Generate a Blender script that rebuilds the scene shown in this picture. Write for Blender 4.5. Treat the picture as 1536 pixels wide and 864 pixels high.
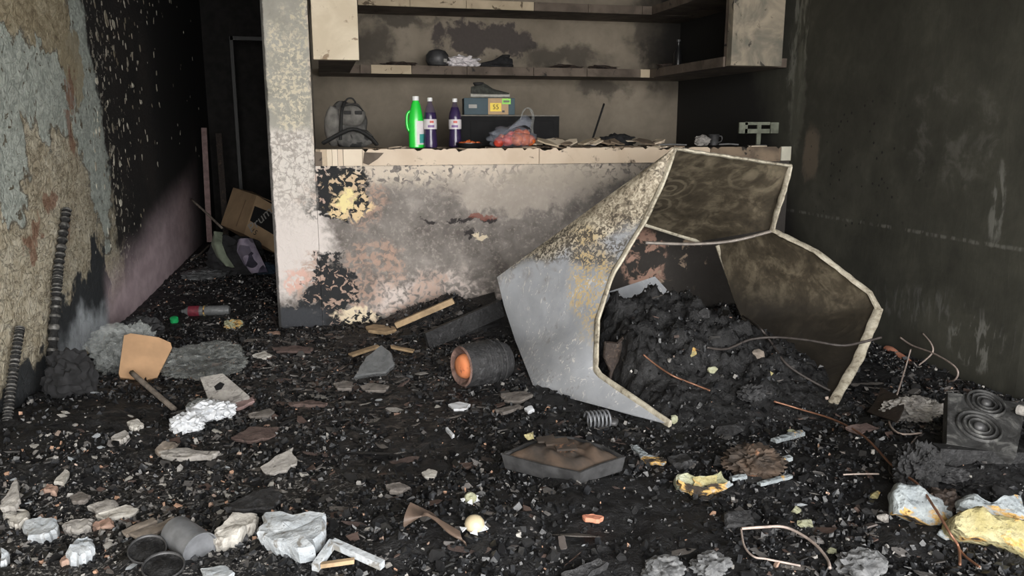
import bpy, bmesh, math, random
import numpy as np
from mathutils import Vector, Matrix, noise as mn
random.seed(7)
for o in list(bpy.data.objects): bpy.data.objects.remove(o)
scene = bpy.context.scene
COL = scene.collection

# ------------------------------------------------------------------ camera
F, HOR, VPX, EYE = 1200.0, 190.0, 480.0, 1.23
TH = math.atan((432-HOR)/F)
PS = math.atan((768-VPX)*math.cos(TH)/F)
cam = bpy.data.cameras.new('camera'); cam.sensor_width = 36; cam.sensor_fit = 'HORIZONTAL'
cam.lens = F/1536*36; cam.clip_start = .05; cam.clip_end = 200
camo = bpy.data.objects.new('camera', cam); COL.objects.link(camo)
camo.location = (0, 0, EYE); camo.rotation_euler = (math.pi/2-TH, 0, -PS)
scene.camera = camo

# ------------------------------------------------------------------ daylight
w = bpy.data.worlds.new('overcast'); scene.world = w; w.use_nodes = True
w.node_tree.nodes['Background'].inputs[0].default_value = (1, .985, .96, 1)
w.node_tree.nodes['Background'].inputs[1].default_value = 1.0
vs = scene.view_settings
vs.view_transform = 'Standard'; vs.look = 'None'; vs.gamma = 1; vs.use_curve_mapping = False
vs.exposure = 3.95
LX, RX = -1.28, 3.12            # side walls
def wx(y): return RX-.20*max(0., min(1., (4.96-y)/2.2))      # the right wall runs slightly askew
YC, YB, YF = 4.96, 6.8, -1.3    # counter face, kitchen back wall, street front
ZC = 3.0
po = bpy.data.lights.new('shopfront_daylight', 'AREA'); po.shape = 'RECTANGLE'
po.size = 3.9; po.size_y = 2.62; po.cycles.is_portal = True
poo = bpy.data.objects.new('shopfront_daylight', po); COL.objects.link(poo)
poo.location = (.9, YF-.12, 1.32); poo.rotation_euler = (math.pi/2, 0, 0)

# ------------------------------------------------------------------ pixel -> place
_f = Vector((math.sin(PS)*math.cos(TH), math.cos(PS)*math.cos(TH), -math.sin(TH)))
_r = Vector((math.cos(PS), -math.sin(PS), 0)); _u = _r.cross(_f)
EY = Vector((0, 0, EYE))
def ray(px, py): return _r*((px-768)/F) + _u*((432-py)/F) + _f
def at(px, py, Y): k = ray(px, py); return EY + k*(Y/k.y)
def atx(px, py, X): k = ray(px, py); return EY + k*(X/k.x)
def atz(px, py, z=0.): k = ray(px, py); return EY + k*((z-EYE)/k.z)
def nz(x, y, z=0., s=1.): return mn.noise(Vector((x*s, y*s, z*s)))
def sstep(a, b, x):
    t = max(0., min(1., (x-a)/(b-a))); return t*t*(3-2*t)
def bump2(x, y, cx, cy, rx, ry):
    d = ((x-cx)/rx)**2 + ((y-cy)/ry)**2
    return max(0., 1-d)**1.5 if d < 1 else 0.
HEAPS = []          # (cx, cy, rx, ry, h)
def gh(x, y):
    """height of the debris bed above the slab"""
    h = .022 + .016*nz(x, y, 1.7, 2.2) + .012*nz(x, y, 4.1, 6)
    for c in HEAPS: h += c[4]*bump2(x, y, *c[:4])*(1+.35*nz(x, y, 9.2, 5))
    k = sstep(5.0, 6.2, y) if x < -.25 else 0
    h = h*(1-.75*k)
    return max(.004, h)
def gp(px, py, dz=0.):
    """point of the debris bed seen at a pixel"""
    p = atz(px, py, 0)
    for _ in range(12):
        p = atz(px, py, min(gh(p.x, p.y)+dz, .9))
    return p

# ------------------------------------------------------------------ node DSL
class S:
    def __init__(s, g, k): s.g, s.k = g, k
    def _m(s, op, o, rev=False):
        n = s.g.nodes.new('ShaderNodeMath'); n.operation = op
        a, b = (o, s) if rev else (s, o)
        for i, v in enumerate((a, b)):
            if isinstance(v, S): s.g.links.new(v.k, n.inputs[i])
            elif v is not None: n.inputs[i].default_value = v
        return S(s.g, n.outputs[0])
    def __add__(s, o): return s._m('ADD', o)
    __radd__ = __add__
    def __sub__(s, o): return s._m('SUBTRACT', o)
    def __rsub__(s, o): return s._m('SUBTRACT', o, True)
    def __mul__(s, o): return s._m('MULTIPLY', o)
    __rmul__ = __mul__
    def __truediv__(s, o): return s._m('DIVIDE', o)
    def pw(s, o): return s._m('POWER', o)
    def mx(s, o): return s._m('MAXIMUM', o)
    def mi(s, o): return s._m('MINIMUM', o)
    def ab(s): return s._m('ABSOLUTE', None)
    def sqrt(s): return s._m('SQRT', None)
    def sin(s): return s._m('SINE', None)
    def st(s, a, b):
        n = s.g.nodes.new('ShaderNodeMapRange'); n.interpolation_type = 'SMOOTHSTEP'
        s.g.links.new(s.k, n.inputs[0]); n.inputs[1].default_value = a; n.inputs[2].default_value = b
        if a > b:
            n.inputs[1].default_value = b; n.inputs[2].default_value = a
            n.inputs[3].default_value = 1; n.inputs[4].default_value = 0
        return S(s.g, n.outputs[0])
class G:
    def __init__(s, name, coord='Object'):
        s.m = bpy.data.materials.new(name); s.m.use_nodes = True
        t = s.m.node_tree; s.t = t; s.nodes = t.nodes; s.links = t.links
        s.b = t.nodes['Principled BSDF']
        tc = t.nodes.new('ShaderNodeTexCoord'); s.P = S(t, tc.outputs[coord])
        sp = t.nodes.new('ShaderNodeSeparateXYZ'); t.links.new(s.P.k, sp.inputs[0])
        s.x, s.y, s.z = (S(t, sp.outputs[i]) for i in range(3))
    def vec(s, sc=(1,1,1), off=(0,0,0)):
        n = s.nodes.new('ShaderNodeMapping'); s.links.new(s.P.k, n.inputs[0])
        n.inputs[3].default_value = sc; n.inputs[1].default_value = off; return S(s.t, n.outputs[0])
    def noise(s, scale, detail=4, rough=.55, dist=0, sc=(1,1,1), off=(0,0,0)):
        n = s.nodes.new('ShaderNodeTexNoise'); s.links.new(s.vec(sc, off).k, n.inputs['Vector'])
        n.inputs['Scale'].default_value = scale; n.inputs['Detail'].default_value = detail
        n.inputs['Roughness'].default_value = rough; n.inputs['Distortion'].default_value = dist
        return S(s.t, n.outputs[0])
    def vor(s, scale, feat='F1', sc=(1,1,1), off=(0,0,0), rnd=1, out=0):
        n = s.nodes.new('ShaderNodeTexVoronoi'); n.feature = feat
        s.links.new(s.vec(sc, off).k, n.inputs['Vector']); n.inputs['Scale'].default_value = scale
        n.inputs['Randomness'].default_value = rnd
        return S(s.t, n.outputs[out])
    def wave(s, scale, dist=2, sc=(1,1,1), kind='BANDS'):
        n = s.nodes.new('ShaderNodeTexWave'); n.wave_type = kind
        s.links.new(s.vec(sc).k, n.inputs['Vector']); n.inputs['Scale'].default_value = scale
        n.inputs['Distortion'].default_value = dist; n.inputs['Detail'].default_value = 3
        return S(s.t, n.outputs[1])
    def island(s):
        n = s.nodes.new('ShaderNodeNewGeometry'); return S(s.t, n.outputs['Random Per Island'])
    def objrand(s):
        n = s.nodes.new('ShaderNodeObjectInfo'); return S(s.t, n.outputs['Random'])
    def mix(s, f, a, b, op='MIX'):
        n = s.nodes.new('ShaderNodeMix'); n.data_type = 'RGBA'; n.blend_type = op
        if isinstance(f, S): s.links.new(f.k, n.inputs[0])
        else: n.inputs[0].default_value = f
        for i, v in ((6, a), (7, b)):
            if isinstance(v, S): s.links.new(v.k, n.inputs[i])
            else: n.inputs[i].default_value = (*v, 1)
        return S(s.t, n.outputs[2])
    def ramp(s, f, *stops):
        n = s.nodes.new('ShaderNodeValToRGB'); s.links.new(f.k, n.inputs[0]); e = n.color_ramp.elements
        while len(e) < len(stops): e.new(.5)
        for el, (p, c) in zip(e, stops): el.position = p; el.color = (*c, 1)
        return S(s.t, n.outputs[0])
    def ell(s, a, b, ca, cb, ra, rb, wob=None, k=.6, soft=.25):
        """1 inside an ellipse in the plane (a,b), edge roughened by a noise"""
        d = (((a-ca)/ra).pw(2) + ((b-cb)/rb).pw(2)).sqrt()
        v = 1-d
        if wob is not None: v = v + (wob-.5)*k*2
        return v.st(-soft, soft)
    def out(s, col, rough=.9, bump=None, bs=.5, bd=.01, metal=0, spec=None, **kw):
        i = s.b.inputs
        if isinstance(col, S): s.links.new(col.k, i['Base Color'])
        else: i['Base Color'].default_value = (*col, 1)
        for nm, v in (('Roughness', rough), ('Metallic', metal), ('Specular IOR Level', spec)):
            if v is None: continue
            if isinstance(v, S): s.links.new(v.k, i[nm])
            else: i[nm].default_value = v
        for nm, v in kw.items():
            nm = nm.replace('_', ' ')
            if isinstance(v, S): s.links.new(v.k, i[nm])
            else: i[nm].default_value = v
        if bump is not None:
            n = s.nodes.new('ShaderNodeBump'); n.inputs['Strength'].default_value = bs
            n.inputs['Distance'].default_value = bd; s.links.new(bump.k, n.inputs['Height'])
            s.links.new(n.outputs[0], i['Normal'])
        return s.m
def simple(name, c, rough=.7, var=.25, scale=30, bump=.2, bd=.004, metal=0, c2=None, **kw):
    g = G(name); n = g.noise(scale, 5, .6)
    c2 = c2 or tuple(v*(1-var*2) for v in c)
    return g.out(g.mix(n.st(.3, .7), c2, c), rough, n, bump, bd, metal, **kw)

# ------------------------------------------------------------------ mesh builder
class MB:
    def __init__(s): s.v, s.f, s.mi = [], [], []
    def add(s, vs_, fs, mi=0):
        k = len(s.v); s.v += [Vector(p) for p in vs_]
        s.f += [tuple(i+k for i in f) for f in fs]; s.mi += [mi]*len(fs); return s
    def box(s, c, d, rot=None, mi=0, bev=0, taper=None):
        c = Vector(c); hx, hy, hz = d[0]/2, d[1]/2, d[2]/2
        bm = bmesh.new(); bmesh.ops.create_cube(bm, size=1)
        for v in bm.verts: v.co = Vector((v.co.x*d[0], v.co.y*d[1], v.co.z*d[2]))
        if bev: bmesh.ops.bevel(bm, geom=bm.edges[:], offset=bev, segments=2, affect='EDGES', profile=.5)
        return s.bm(bm, c, rot, mi)
    def bm(s, bm, c=(0,0,0), rot=None, mi=0):
        bm.verts.ensure_lookup_table(); c = Vector(c)
        R = Matrix.Identity(3) if rot is None else rot
        s.add([R @ v.co + c for v in bm.verts], [[v.index for v in f.verts] for f in bm.faces], mi)
        bm.free(); return s
    def tube(s, pts, r, n=8, cap=True, mi=0, sq=None):
        pts = [Vector(p) for p in pts]; m = len(pts)
        rs = r if isinstance(r, (list, tuple)) else [r]*m
        up = None; rings = []
        for i, p in enumerate(pts):
            t = (pts[min(i+1, m-1)] - pts[max(i-1, 0)]).normalized()
            if up is None:
                up = t.cross(Vector((0,0,1)) if abs(t.z) < .9 else Vector((1,0,0))).normalized()
            a = (up - t*up.dot(t)).normalized(); b = t.cross(a); up = a
            ring = []
            for k in range(n):
                q = 2*math.pi*k/n + (math.pi/n if sq else 0)
                ca, cb = math.cos(q), math.sin(q)
                if sq: ca *= sq[0]; cb *= sq[1]
                ring.append(p + (a*ca + b*cb)*rs[i])
            rings.append(ring)
        V = [v for R in rings for v in R]; Fs = []
        for i in range(m-1):
            for k in range(n):
                Fs.append((i*n+k, i*n+(k+1)%n, (i+1)*n+(k+1)%n, (i+1)*n+k))
        if cap: Fs += [tuple(range(n))[::-1], tuple((m-1)*n+k for k in range(n))]
        return s.add(V, Fs, mi)
    def lathe(s, prof, n=24, c=(0,0,0), rot=None, mi=0, cap=True, sx=1, sy=1):
        V, Fs = [], []; c = Vector(c); R = rot or Matrix.Identity(3)
        for r, z in prof:
            for k in range(n):
                q = 2*math.pi*k/n; V.append(R @ Vector((r*math.cos(q)*sx, r*math.sin(q)*sy, z)) + c)
        for i in range(len(prof)-1):
            for k in range(n):
                Fs.append((i*n+k, i*n+(k+1)%n, (i+1)*n+(k+1)%n, (i+1)*n+k))
        if cap: Fs += [tuple(range(n))[::-1], tuple((len(prof)-1)*n+k for k in range(n))]
        return s.add(V, Fs, mi)
    def grid(s, rows, mi=0, close=False):
        n = len(rows[0]); V = [p for r in rows for p in r]; Fs = []
        for i in range(len(rows)-1):
            for k in range(n-1 if not close else n):
                Fs.append((i*n+k, i*n+(k+1)%n, (i+1)*n+(k+1)%n, (i+1)*n+k))
        return s.add(V, Fs, mi)
    def sheet(s, rows, t=.004, mi=0, mi2=None):
        """thin sheet with two faces and rim; mi faces the (row x column) normal"""
        m, n = len(rows), len(rows[0]); nor = []
        for i in range(m):
            R = []
            for k in range(n):
                a = rows[min(i+1, m-1)][k]-rows[max(i-1, 0)][k]; b = rows[i][min(k+1, n-1)]-rows[i][max(k-1, 0)]
                c = b.cross(a); R.append(c.normalized() if c.length > 1e-9 else Vector((0,0,1)))
            nor.append(R)
        s.grid([[rows[i][k]+nor[i][k]*t/2 for k in range(n)] for i in range(m)][::-1], mi)
        s.grid([[rows[i][k]-nor[i][k]*t/2 for k in range(n)] for i in range(m)], mi if mi2 is None else mi2)
        bd = [(i, 0) for i in range(m)] + [(m-1, k) for k in range(1, n)] + [(i, n-1) for i in range(m-2, -1, -1)] + [(0, k) for k in range(n-2, 0, -1)]
        A = [rows[i][k]+nor[i][k]*t/2 for i, k in bd]; B = [rows[i][k]-nor[i][k]*t/2 for i, k in bd]
        return s.grid([A, B], mi, True)
    def slab(s, pts, t, mi=0, nrm=None, jag=0, mi_side=None):
        """polygon (3D points) extruded by t along its normal"""
        pts = [Vector(p) for p in pts]; n = len(pts)
        if nrm is None:
            nrm = Vector((0,0,0))
            for i in range(n): nrm += pts[i].cross(pts[(i+1) % n])
            nrm.normalize()
        nrm = Vector(nrm)
        low = [p + Vector((random.uniform(-jag, jag), random.uniform(-jag, jag), 0)) for p in pts]
        V = low + [p+nrm*t for p in pts]
        s.add(V, [tuple(range(n))[::-1], tuple(range(n, 2*n))], mi)
        k = len(s.v)-2*n
        for i in range(n):
            s.f.append((k+i, k+(i+1) % n, k+n+(i+1) % n, k+n+i)); s.mi.append(mi if mi_side is None else mi_side)
        return s
    def hull(s, pts, mi=0):
        bm = bmesh.new()
        for p in pts: bm.verts.new(p)
        bmesh.ops.convex_hull(bm, input=bm.verts[:])
        for v in [v for v in bm.verts if not v.link_faces]: bm.verts.remove(v)
        bm.verts.index_update()
        return s.bm(bm, mi=mi)
    def blob(s, c, r, sub=3, amp=.2, fr=2.2, seed=0, mi=0, flat=None, oct_=3, rot=None):
        """noise-shaped lump"""
        bm = bmesh.new(); bmesh.ops.create_icosphere(bm, subdivisions=sub, radius=1)
        for v in bm.verts:
            d = v.co.normalized(); k = 1; a = amp; f = fr
            for o in range(oct_):
                k += a*mn.noise(d*f + Vector((seed*3.1, seed*1.7, o*7.3))); a *= .5; f *= 2.1
            q = Vector((d.x*r[0], d.y*r[1], d.z*r[2]))*k
            if flat is not None and q.z < flat: q.z = flat + (q.z-flat)*.06
            v.co = q
        return s.bm(bm, c, rot, mi)
    def crease(s, r, sub=4, amp=.3, fr=1.7, seed=0, low=.25, flat=None, c=(0,0,0), mi=0):
        """crumpled skin: facets meeting in ridges"""
        bm = bmesh.new(); bmesh.ops.create_icosphere(bm, subdivisions=sub, radius=1)
        for v in bm.verts:
            d = v.co.normalized(); o = Vector((seed*3.1, seed*1.7, seed*.9))
            w_ = d*fr+o+Vector((mn.noise(d*2+o), mn.noise(d*2-o), 0))*.5
            k = 1 + low*mn.noise(d*1.4+o) + amp*1.3*(.28-abs(mn.noise(w_*1.3))) + amp*.8*(.25-abs(mn.noise(w_*2.9))) + amp*.3*mn.noise(w_*7)
            q = Vector((d.x*r[0], d.y*r[1], d.z*r[2]))*k
            if flat is not None and q.z < flat: q.z = flat + (q.z-flat)*.05
            v.co = q
        return s.bm(bm, c, None, mi)
    def build(s, name, mats, parent=None, smooth=False, world=None, keep=False, **tags):
        me = bpy.data.meshes.new(name)
        off = Vector((0,0,0)) if world is None else Vector(world)
        me.from_pydata([tuple(v-off) for v in s.v], [], s.f)
        if not isinstance(mats, (list, tuple)): mats = [mats]
        for m in mats: me.materials.append(m)
        me.polygons.foreach_set('material_index', s.mi)
        if smooth is True: me.polygons.foreach_set('use_smooth', [True]*len(s.f))
        me.validate(); me.update()
        bm = bmesh.new(); bm.from_mesh(me); bmesh.ops.recalc_face_normals(bm, faces=bm.faces[:])
        if smooth not in (True, False):
            for f in bm.faces: f.smooth = True
            for e in bm.edges:
                if len(e.link_faces) == 2 and e.calc_face_angle(0) > math.radians(smooth): e.smooth = False
        bm.to_mesh(me); bm.free()
        o = bpy.data.objects.new(name, me); COL.objects.link(o)
        if parent is not None:
            o.parent = parent
            if keep: o.matrix_parent_inverse = Matrix.Translation(-parent.location)   # mesh stays in room coordinates
        elif world is not None: o.location = off
        tag(o, **tags)
        return o
def tag(o, label=None, cat=None, group=None, kind=None):
    for k, v in (('label', label), ('category', cat), ('group', group), ('kind', kind)):
        if v: o[k] = v
    return o
def thing(name, label, cat, loc=(0,0,0), rotz=0, group=None, kind=None):
    o = bpy.data.objects.new(name, None); o.empty_display_size = .05; COL.objects.link(o)
    o.location = loc; o.rotation_euler = (0, 0, rotz)
    return tag(o, label, cat, group, kind)
def lerp(a, b, t): return a + (b-a)*t
def poly(pts, n):
    """resample a polyline evenly (by index parameter) into n points, Catmull-Rom"""
    P = [Vector(p) for p in pts]; m = len(P); R = []
    for i in range(n):
        u = i/(n-1)*(m-1); k = min(int(u), m-2); t = u-k
        p0, p1, p2, p3 = P[max(k-1, 0)], P[k], P[k+1], P[min(k+2, m-1)]
        R.append(.5*((2*p1) + (p2-p0)*t + (2*p0-5*p1+4*p2-p3)*t*t + (3*p1-p0-3*p2+p3)*t**3))
    return R
def lin(pts, n):
    P = [Vector(p) for p in pts]; m = len(P); R = []
    for i in range(n):
        u = i/(n-1)*(m-1); k = min(int(u), m-2); R.append(P[k].lerp(P[k+1], u-k))
    return R
def rz(a): return Matrix.Rotation(a, 3, 'Z')
def ry(a): return Matrix.Rotation(a, 3, 'Y')
def rx(a): return Matrix.Rotation(a, 3, 'X')
def euler(a, b, c): return rz(c) @ ry(b) @ rx(a)

# ================================================================== materials of the shell
def K(px, py, Y=YC): p = at(px, py, Y); return p.x, p.z
def KL(px, py): p = atx(px, py, LX); return p.y, p.z
def atw(px, py, off=0.):
    p = atx(px, py, RX)
    for _ in range(6): p = atx(px, py, wx(p.y)-off)
    return p
def KR(px, py): p = atw(px, py); return p.y, p.z

def mat_counter():
    g = G('burnt_counter_plaster')
    wa = g.noise(6, 4, .62, .3, off=(2, 0, 3)); wb = g.noise(6, 4, .62, .3, off=(8, 0, 1)); wc = g.noise(30, 4, .6, off=(4, 0, 6)); wd = g.noise(30, 4, .6, off=(1, 0, 9))
    x = g.x+(wa-.5)*.22+(wc-.5)*.055; z = g.z+(wb-.5)*.20+(wd-.5)*.055
    big = g.noise(3.2, 5, .6, .3); mid = g.noise(11, 6, .62, .4); fine = g.noise(42, 6, .65)
    spk = g.noise(26, 3, .5, .8, off=(3, 0, 1)); lace = g.vor(26, 'DISTANCE_TO_EDGE')
    px = 1/247.
    def e(cx, cy, rx_, ry_, wob=mid, k=.6, soft=.25):
        a, b = K(cx, cy); return g.ell(x, z, a, b, rx_*px, ry_*px, wob, k, soft)
    c = g.ramp(big*.6+mid*.4, (.32, (.085, .073, .066)), (.44, (.165, .147, .136)), (.56, (.245, .223, .206)), (.7, (.40, .36, .33)))
    c = g.mix(fine.st(.5, .72)*.5, c, (.50, .45, .40))
    # pale flaking band under the slab, scrubbed lime at the left and along the floor
    zt = (g.z-K(600, 249)[1])*-1.0
    c = g.mix((zt+(mid-.5)*.25).st(.17, .03)*(spk.st(.40, .50)), c, (.64, .56, .47))
    c = g.mix(e(430, 330, 62, 120, mid, .5), c, (.70, .64, .61))
    c = g.mix(e(640, 470, 110, 60, mid, .7)*spk.st(.35, .6), c, (.66, .57, .53))
    c = g.mix(e(780, 280, 120, 40, mid, .9)*.55, c, (.50, .44, .38))
    # salmon under-coat
    for a in ((485, 285, 42, 26), (560, 380, 36, 16), (590, 400, 18, 34), (470, 420, 36, 38), (520, 440, 52, 44), (560, 480, 60, 20), (545, 300, 30, 40), (640, 440, 30, 30)):
        c = g.mix(e(*a, wob=mid, k=.9)*(spk.st(.40, .58)*.7), c, (.47, .315, .245))
    c = g.mix(e(440, 420, 18, 22, mid, .9)*spk.st(.4, .5)*.8, c, (.72, .45, .38))
    # bare black patches with lace of old paint left on them
    blk = e(498, 268, 58, 22, mid, .8, .1).mx(e(505, 300, 40, 34, mid, .9, .1)).mx(e(495, 440, 38, 60, mid, .9, .1)).mx(e(560, 488, 34, 22, mid, 1, .1)).mx(e(450, 480, 60, 30, mid, .5, .12))
    c = g.mix(blk*(spk.st(.60, .54)), c, (.022, .023, .025))
    c = g.mix(e(522, 308, 34, 22, mid, .9, .15)*spk.st(.45, .52), c, (.74, .57, .34))
    c = g.mix(e(522, 302, 13, 13, mid, .6), c, (.86, .74, .38))
    c = g.mix(e(520, 278, 30, 20, mid, .9)*spk.st(.50, .56)*.8, c, (.66, .50, .33))
    c = g.mix(e(428, 490, 62, 36, mid, .5, .2), c, (.045, .048, .055))
    c = g.mix(e(540, 474, 30, 16, mid, .9)*spk.st(.45, .5), c, (.80, .68, .50))
    # smoke: drifts up from where the fridge burned, to the right
    sm = (x-z*.55+(big-.5)*.5)
    a0 = K(790, 330); a1 = K(985, 330)
    smoke = sm.st(a0[0]-a0[1]*.55, a1[0]-a1[1]*.55)
    c = g.mix(smoke*.95, c, (.034, .030, .027))
    c = g.mix(e(845, 262, 90, 20, mid, .8)*.6, c, (.36, .32, .27))
    old = g.noise(9, 4, .6, .6, off=(5, 1, 2))
    c = g.mix((e(965, 390, 34, 55, mid, .6)*old.st(.48, .56)), c, (.42, .26, .20))
    c = g.mix((e(1010, 390, 60, 60, mid, .6)*old.st(.60, .66)), c, (.36, .27, .2))
    for a in ((706, 352, 11, 7), (675, 325, 8, 4), (700, 330, 22, 4), (640, 330, 10, 4), (735, 330, 9, 4)):
        c = g.mix(e(*a, wob=fine, k=.8), c, (.035, .03, .03))
    c = g.mix(e(722, 357, 12, 4, fine, .8), c, (.7, .6, .45))
    c = g.mix(e(722, 326, 20, 5, mid, .8)*.8, c, (.22, .08, .06))
    # the pillar above counter height keeps its older paint
    cm = g.ramp(big*.5+mid*.5, (.3, (.30, .29, .25)), (.7, (.44, .425, .385)))
    fl = g.noise(44, 6, .68, .5, off=(4, 4, 0)).st(.46, .58)
    cm = g.mix(e(436, 130, 26, 90, mid, .7)*fl, cm, (.66, .60, .47))
    cm = g.mix(e(455, 10, 14, 60, mid, .7)*fl, cm, (.60, .55, .42))
    lo = (g.z+(mid-.5)*.1).st(K(430, 184)[1], K(430, 192)[1]-.05)
    crack = g.vor(13, 'DISTANCE_TO_EDGE', (1.2, 1, .8))
    low = g.mix(fine.st(.40, .55), (.42, .385, .355), (.71, .665, .62))
    low = g.mix(crack.st(.035, .01)*.6, low, (.32, .28, .25))
    cm = g.mix(lo, cm, low)
    pil = (g.x+(mid-.5)*.06).st(-.03, -.06)*(z+(mid-.5)*.3).st(.55, .95)
    c = g.mix(pil, c, cm)
    c = g.mix((g.x+.285+(mid-.5)*.02).st(.004, -.006)*.9, c, (.02, .019, .018))
    h = mid*.6+fine*.4-blk*.35+spk.st(.45, .55)*.15
    return g.out(c, .93, h, .6, .012)

def mat_left():
    g = G('peeling_left_wall')
    w1 = g.noise(3.2, 3, .6, off=(1, 2, 3)); w2 = g.noise(3.2, 3, .6, off=(7, 5, 2)); w3 = g.noise(17, 3, .6, off=(3, 1, 8))
    y = g.y+(w1-.5)*.55+(w3-.5)*.10; z = g.z+(w2-.5)*.42+(w3-.5)*.09
    A = (1, .62, 1)
    big = g.noise(1.6, 4, .6, .4); mid = g.noise(9, 6, .65, .4, A); st = g.noise(30, 6, .68, .8, A)
    fl = g.noise(25, 4, .55, 1.1, (1, .62, .75), (1, 4, 2)); crack = g.vor(15, 'DISTANCE_TO_EDGE', (1, .7, .8), (0, 0, 0)); cell = g.vor(15, 'F1', (1, .7, .8))
    lip = g.noise(20, 5, .6, 1.5, (1, .5, .9), (6, 2, 2))
    c = g.ramp(mid*.45+st*.55, (.32, (.20, .16, .105)), (.44, (.50, .435, .315)), (.54, (.66, .60, .465)), (.66, (.83, .78, .65)))
    c = g.mix((lip-.5).ab().st(.02, .004)*.75, c, (.10, .08, .055))
    c = g.mix(crack.st(.03, .008)*.2, c, (.15, .12, .08))
    up = g.z.st(1.25, 1.75)
    c = g.mix(up*.75, c, g.ramp(mid*.5+st*.5, (.34, (.15, .11, .065)), (.48, (.38, .31, .19)), (.62, (.64, .56, .39))))
    def e(cx, cy, ry_, rz_, wob=mid, k=.35, soft=.07):
        a, b = KL(cx, cy); return g.ell(y, z, a, b, ry_, rz_, wob, k, soft)
    blue = e(40, 120, .62, .19).mx(e(80, 150, .4, .22)).mx(e(5, 215, .25, .40)).mx(e(136, 130, .34, .95)).mx(e(142, 20, .3, .5)).mx(e(8, 290, .14, .2))
    bc = g.mix(st.st(.38, .60), (.40, .44, .40), (.62, .665, .61))
    bc = g.mix(fl.st(.64, .66), bc, (.16, .14, .10))
    c = g.mix(blue, c, bc)
    edge = (blue-.5).ab().st(.5, .1)
    c = g.mix(edge*.7, c, (.12, .09, .06))
    c = g.mix(e(112, 110, .16, .22)*.85, c, (.45, .38, .25))
    for a in ((60, 355, .09, .05), (98, 350, .07, .06), (45, 378, .07, .045), (108, 195, .09, .13), (106, 140, .05, .08), (75, 290, .1, .05)):
        c = g.mix(e(*a, wob=st, k=.9, soft=.2)*.7, c, (.27, .115, .065))
    bare = e(128, 478, .55, .22).mx(e(40, 600, .9, .16)).mx(e(150, 440, .2, .3))
    pale = e(142, 505, .5, .16, big, .3, .55)
    c = g.mix(bare, c, g.mix(pale, (.035, .04, .045), (.74, .80, .86)))
    b0 = KL(152, 200)[0]
    so = g.y+(w1-.5)*.5+(mid-.5)*.35+(g.z-1.2)*.22
    soot = so.st(b0-.04, b0+.07)
    left = (fl+(so.st(b0+1.5, b0-.1)-1)*.20).st(.575, .60)
    sc = g.mix(big.st(.3, .7), (.010, .0095, .0095), (.030, .024, .021))
    c = g.mix(soot*(1-left), c, sc)
    c = g.mix(soot*left, c, g.mix(st.st(.4, .6), (.22, .20, .15), (.62, .59, .50)))
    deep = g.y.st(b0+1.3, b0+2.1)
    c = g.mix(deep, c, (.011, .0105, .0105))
    t0 = KL(160, 480)[0]
    top = (g.y-t0)*.14+.36+(big-.5)*.22
    fade = g.y.st(KL(306, 330)[0], KL(272, 380)[0])*g.y.st(t0-.05, t0+.12)
    mauve = (top-g.z).st(-.10, .28)*fade
    c = g.mix(mauve, c, g.mix(mid.st(.3, .7), (.58, .44, .48), (.78, .62, .66)))
    h = mid*.25+st*.45+(lip-.5).ab().st(0, .05)*.35+crack.st(0, .06)*.2+blue*.25-bare*.5-soot*.2+left*.3
    return g.out(c, .85, h*(deep.mx(mauve)).st(1, .2), .65, .022)

def mat_right():
    g = G('sooted_right_wall'); y, z = g.y, g.z
    big = g.noise(1.7, 6, .62, .5); mid = g.noise(8, 6, .65, .4); st = g.noise(22, 5, .6, .5, (1, 1, .3)); sp = g.vor(17, 'F1')
    c = g.ramp(big*.65+mid*.35, (.32, (.026, .026, .020)), (.5, (.050, .050, .039)), (.68, (.085, .084, .066)))
    def e(px_, py_, ry_, rz_, wob=mid, k=.6, soft=.25):
        a, b = KR(px_, py_); return g.ell(y, z, a, b, ry_, rz_, wob, k, soft)
    c = g.mix(e(1200, 60, .12, .5, mid, .8)*st.st(.45, .62), c, (.20, .20, .17))
    c = g.mix(e(1197, 150, .10, .35, mid, .8)*.7, c, (.13, .13, .105))
    c = g.mix(e(1216, 232, .10, .16, mid, .6)*.7, c, (.20, .16, .12))
    dots = e(1290, 250, .55, .4, mid, .4)*sp.st(.17, .12)
    c = g.mix(dots, c, (.010, .010, .009))
    a, b = KR(1300, 335)
    ln = ((z-b+(y-a)*.02+(mid-.5)*.03).ab()).st(.014, .003)*st.st(.45, .6)
    c = g.mix(ln*.6, c, (.20, .20, .18))
    c = g.mix(e(1495, 310, .04, .16, mid, .9)*st.st(.45, .6)*.7, c, (.22, .22, .2))
    c = g.mix(e(1460, 515, .16, .10, mid, .9)*st.st(.5, .6)*.8, c, (.22, .22, .2))
    c = g.mix(e(1420, 200, .3, .22, mid, .8)*mid.st(.5, .7)*.35, c, (.17, .165, .15))
    c = g.mix(e(1400, 470, .5, .12, mid, .8)*st.st(.5, .66)*.5, c, (.16, .16, .15))
    # kitchen end burned black
    bl = (y+(mid-.5)*.3-(z-1.1)*.62).st(YC+.05, YC+.34)
    c = g.mix(bl, c, (.012, .0115, .0105))
    return g.out(c, .85, big*.3+mid*.4+st*.3, .45, .012)

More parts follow.
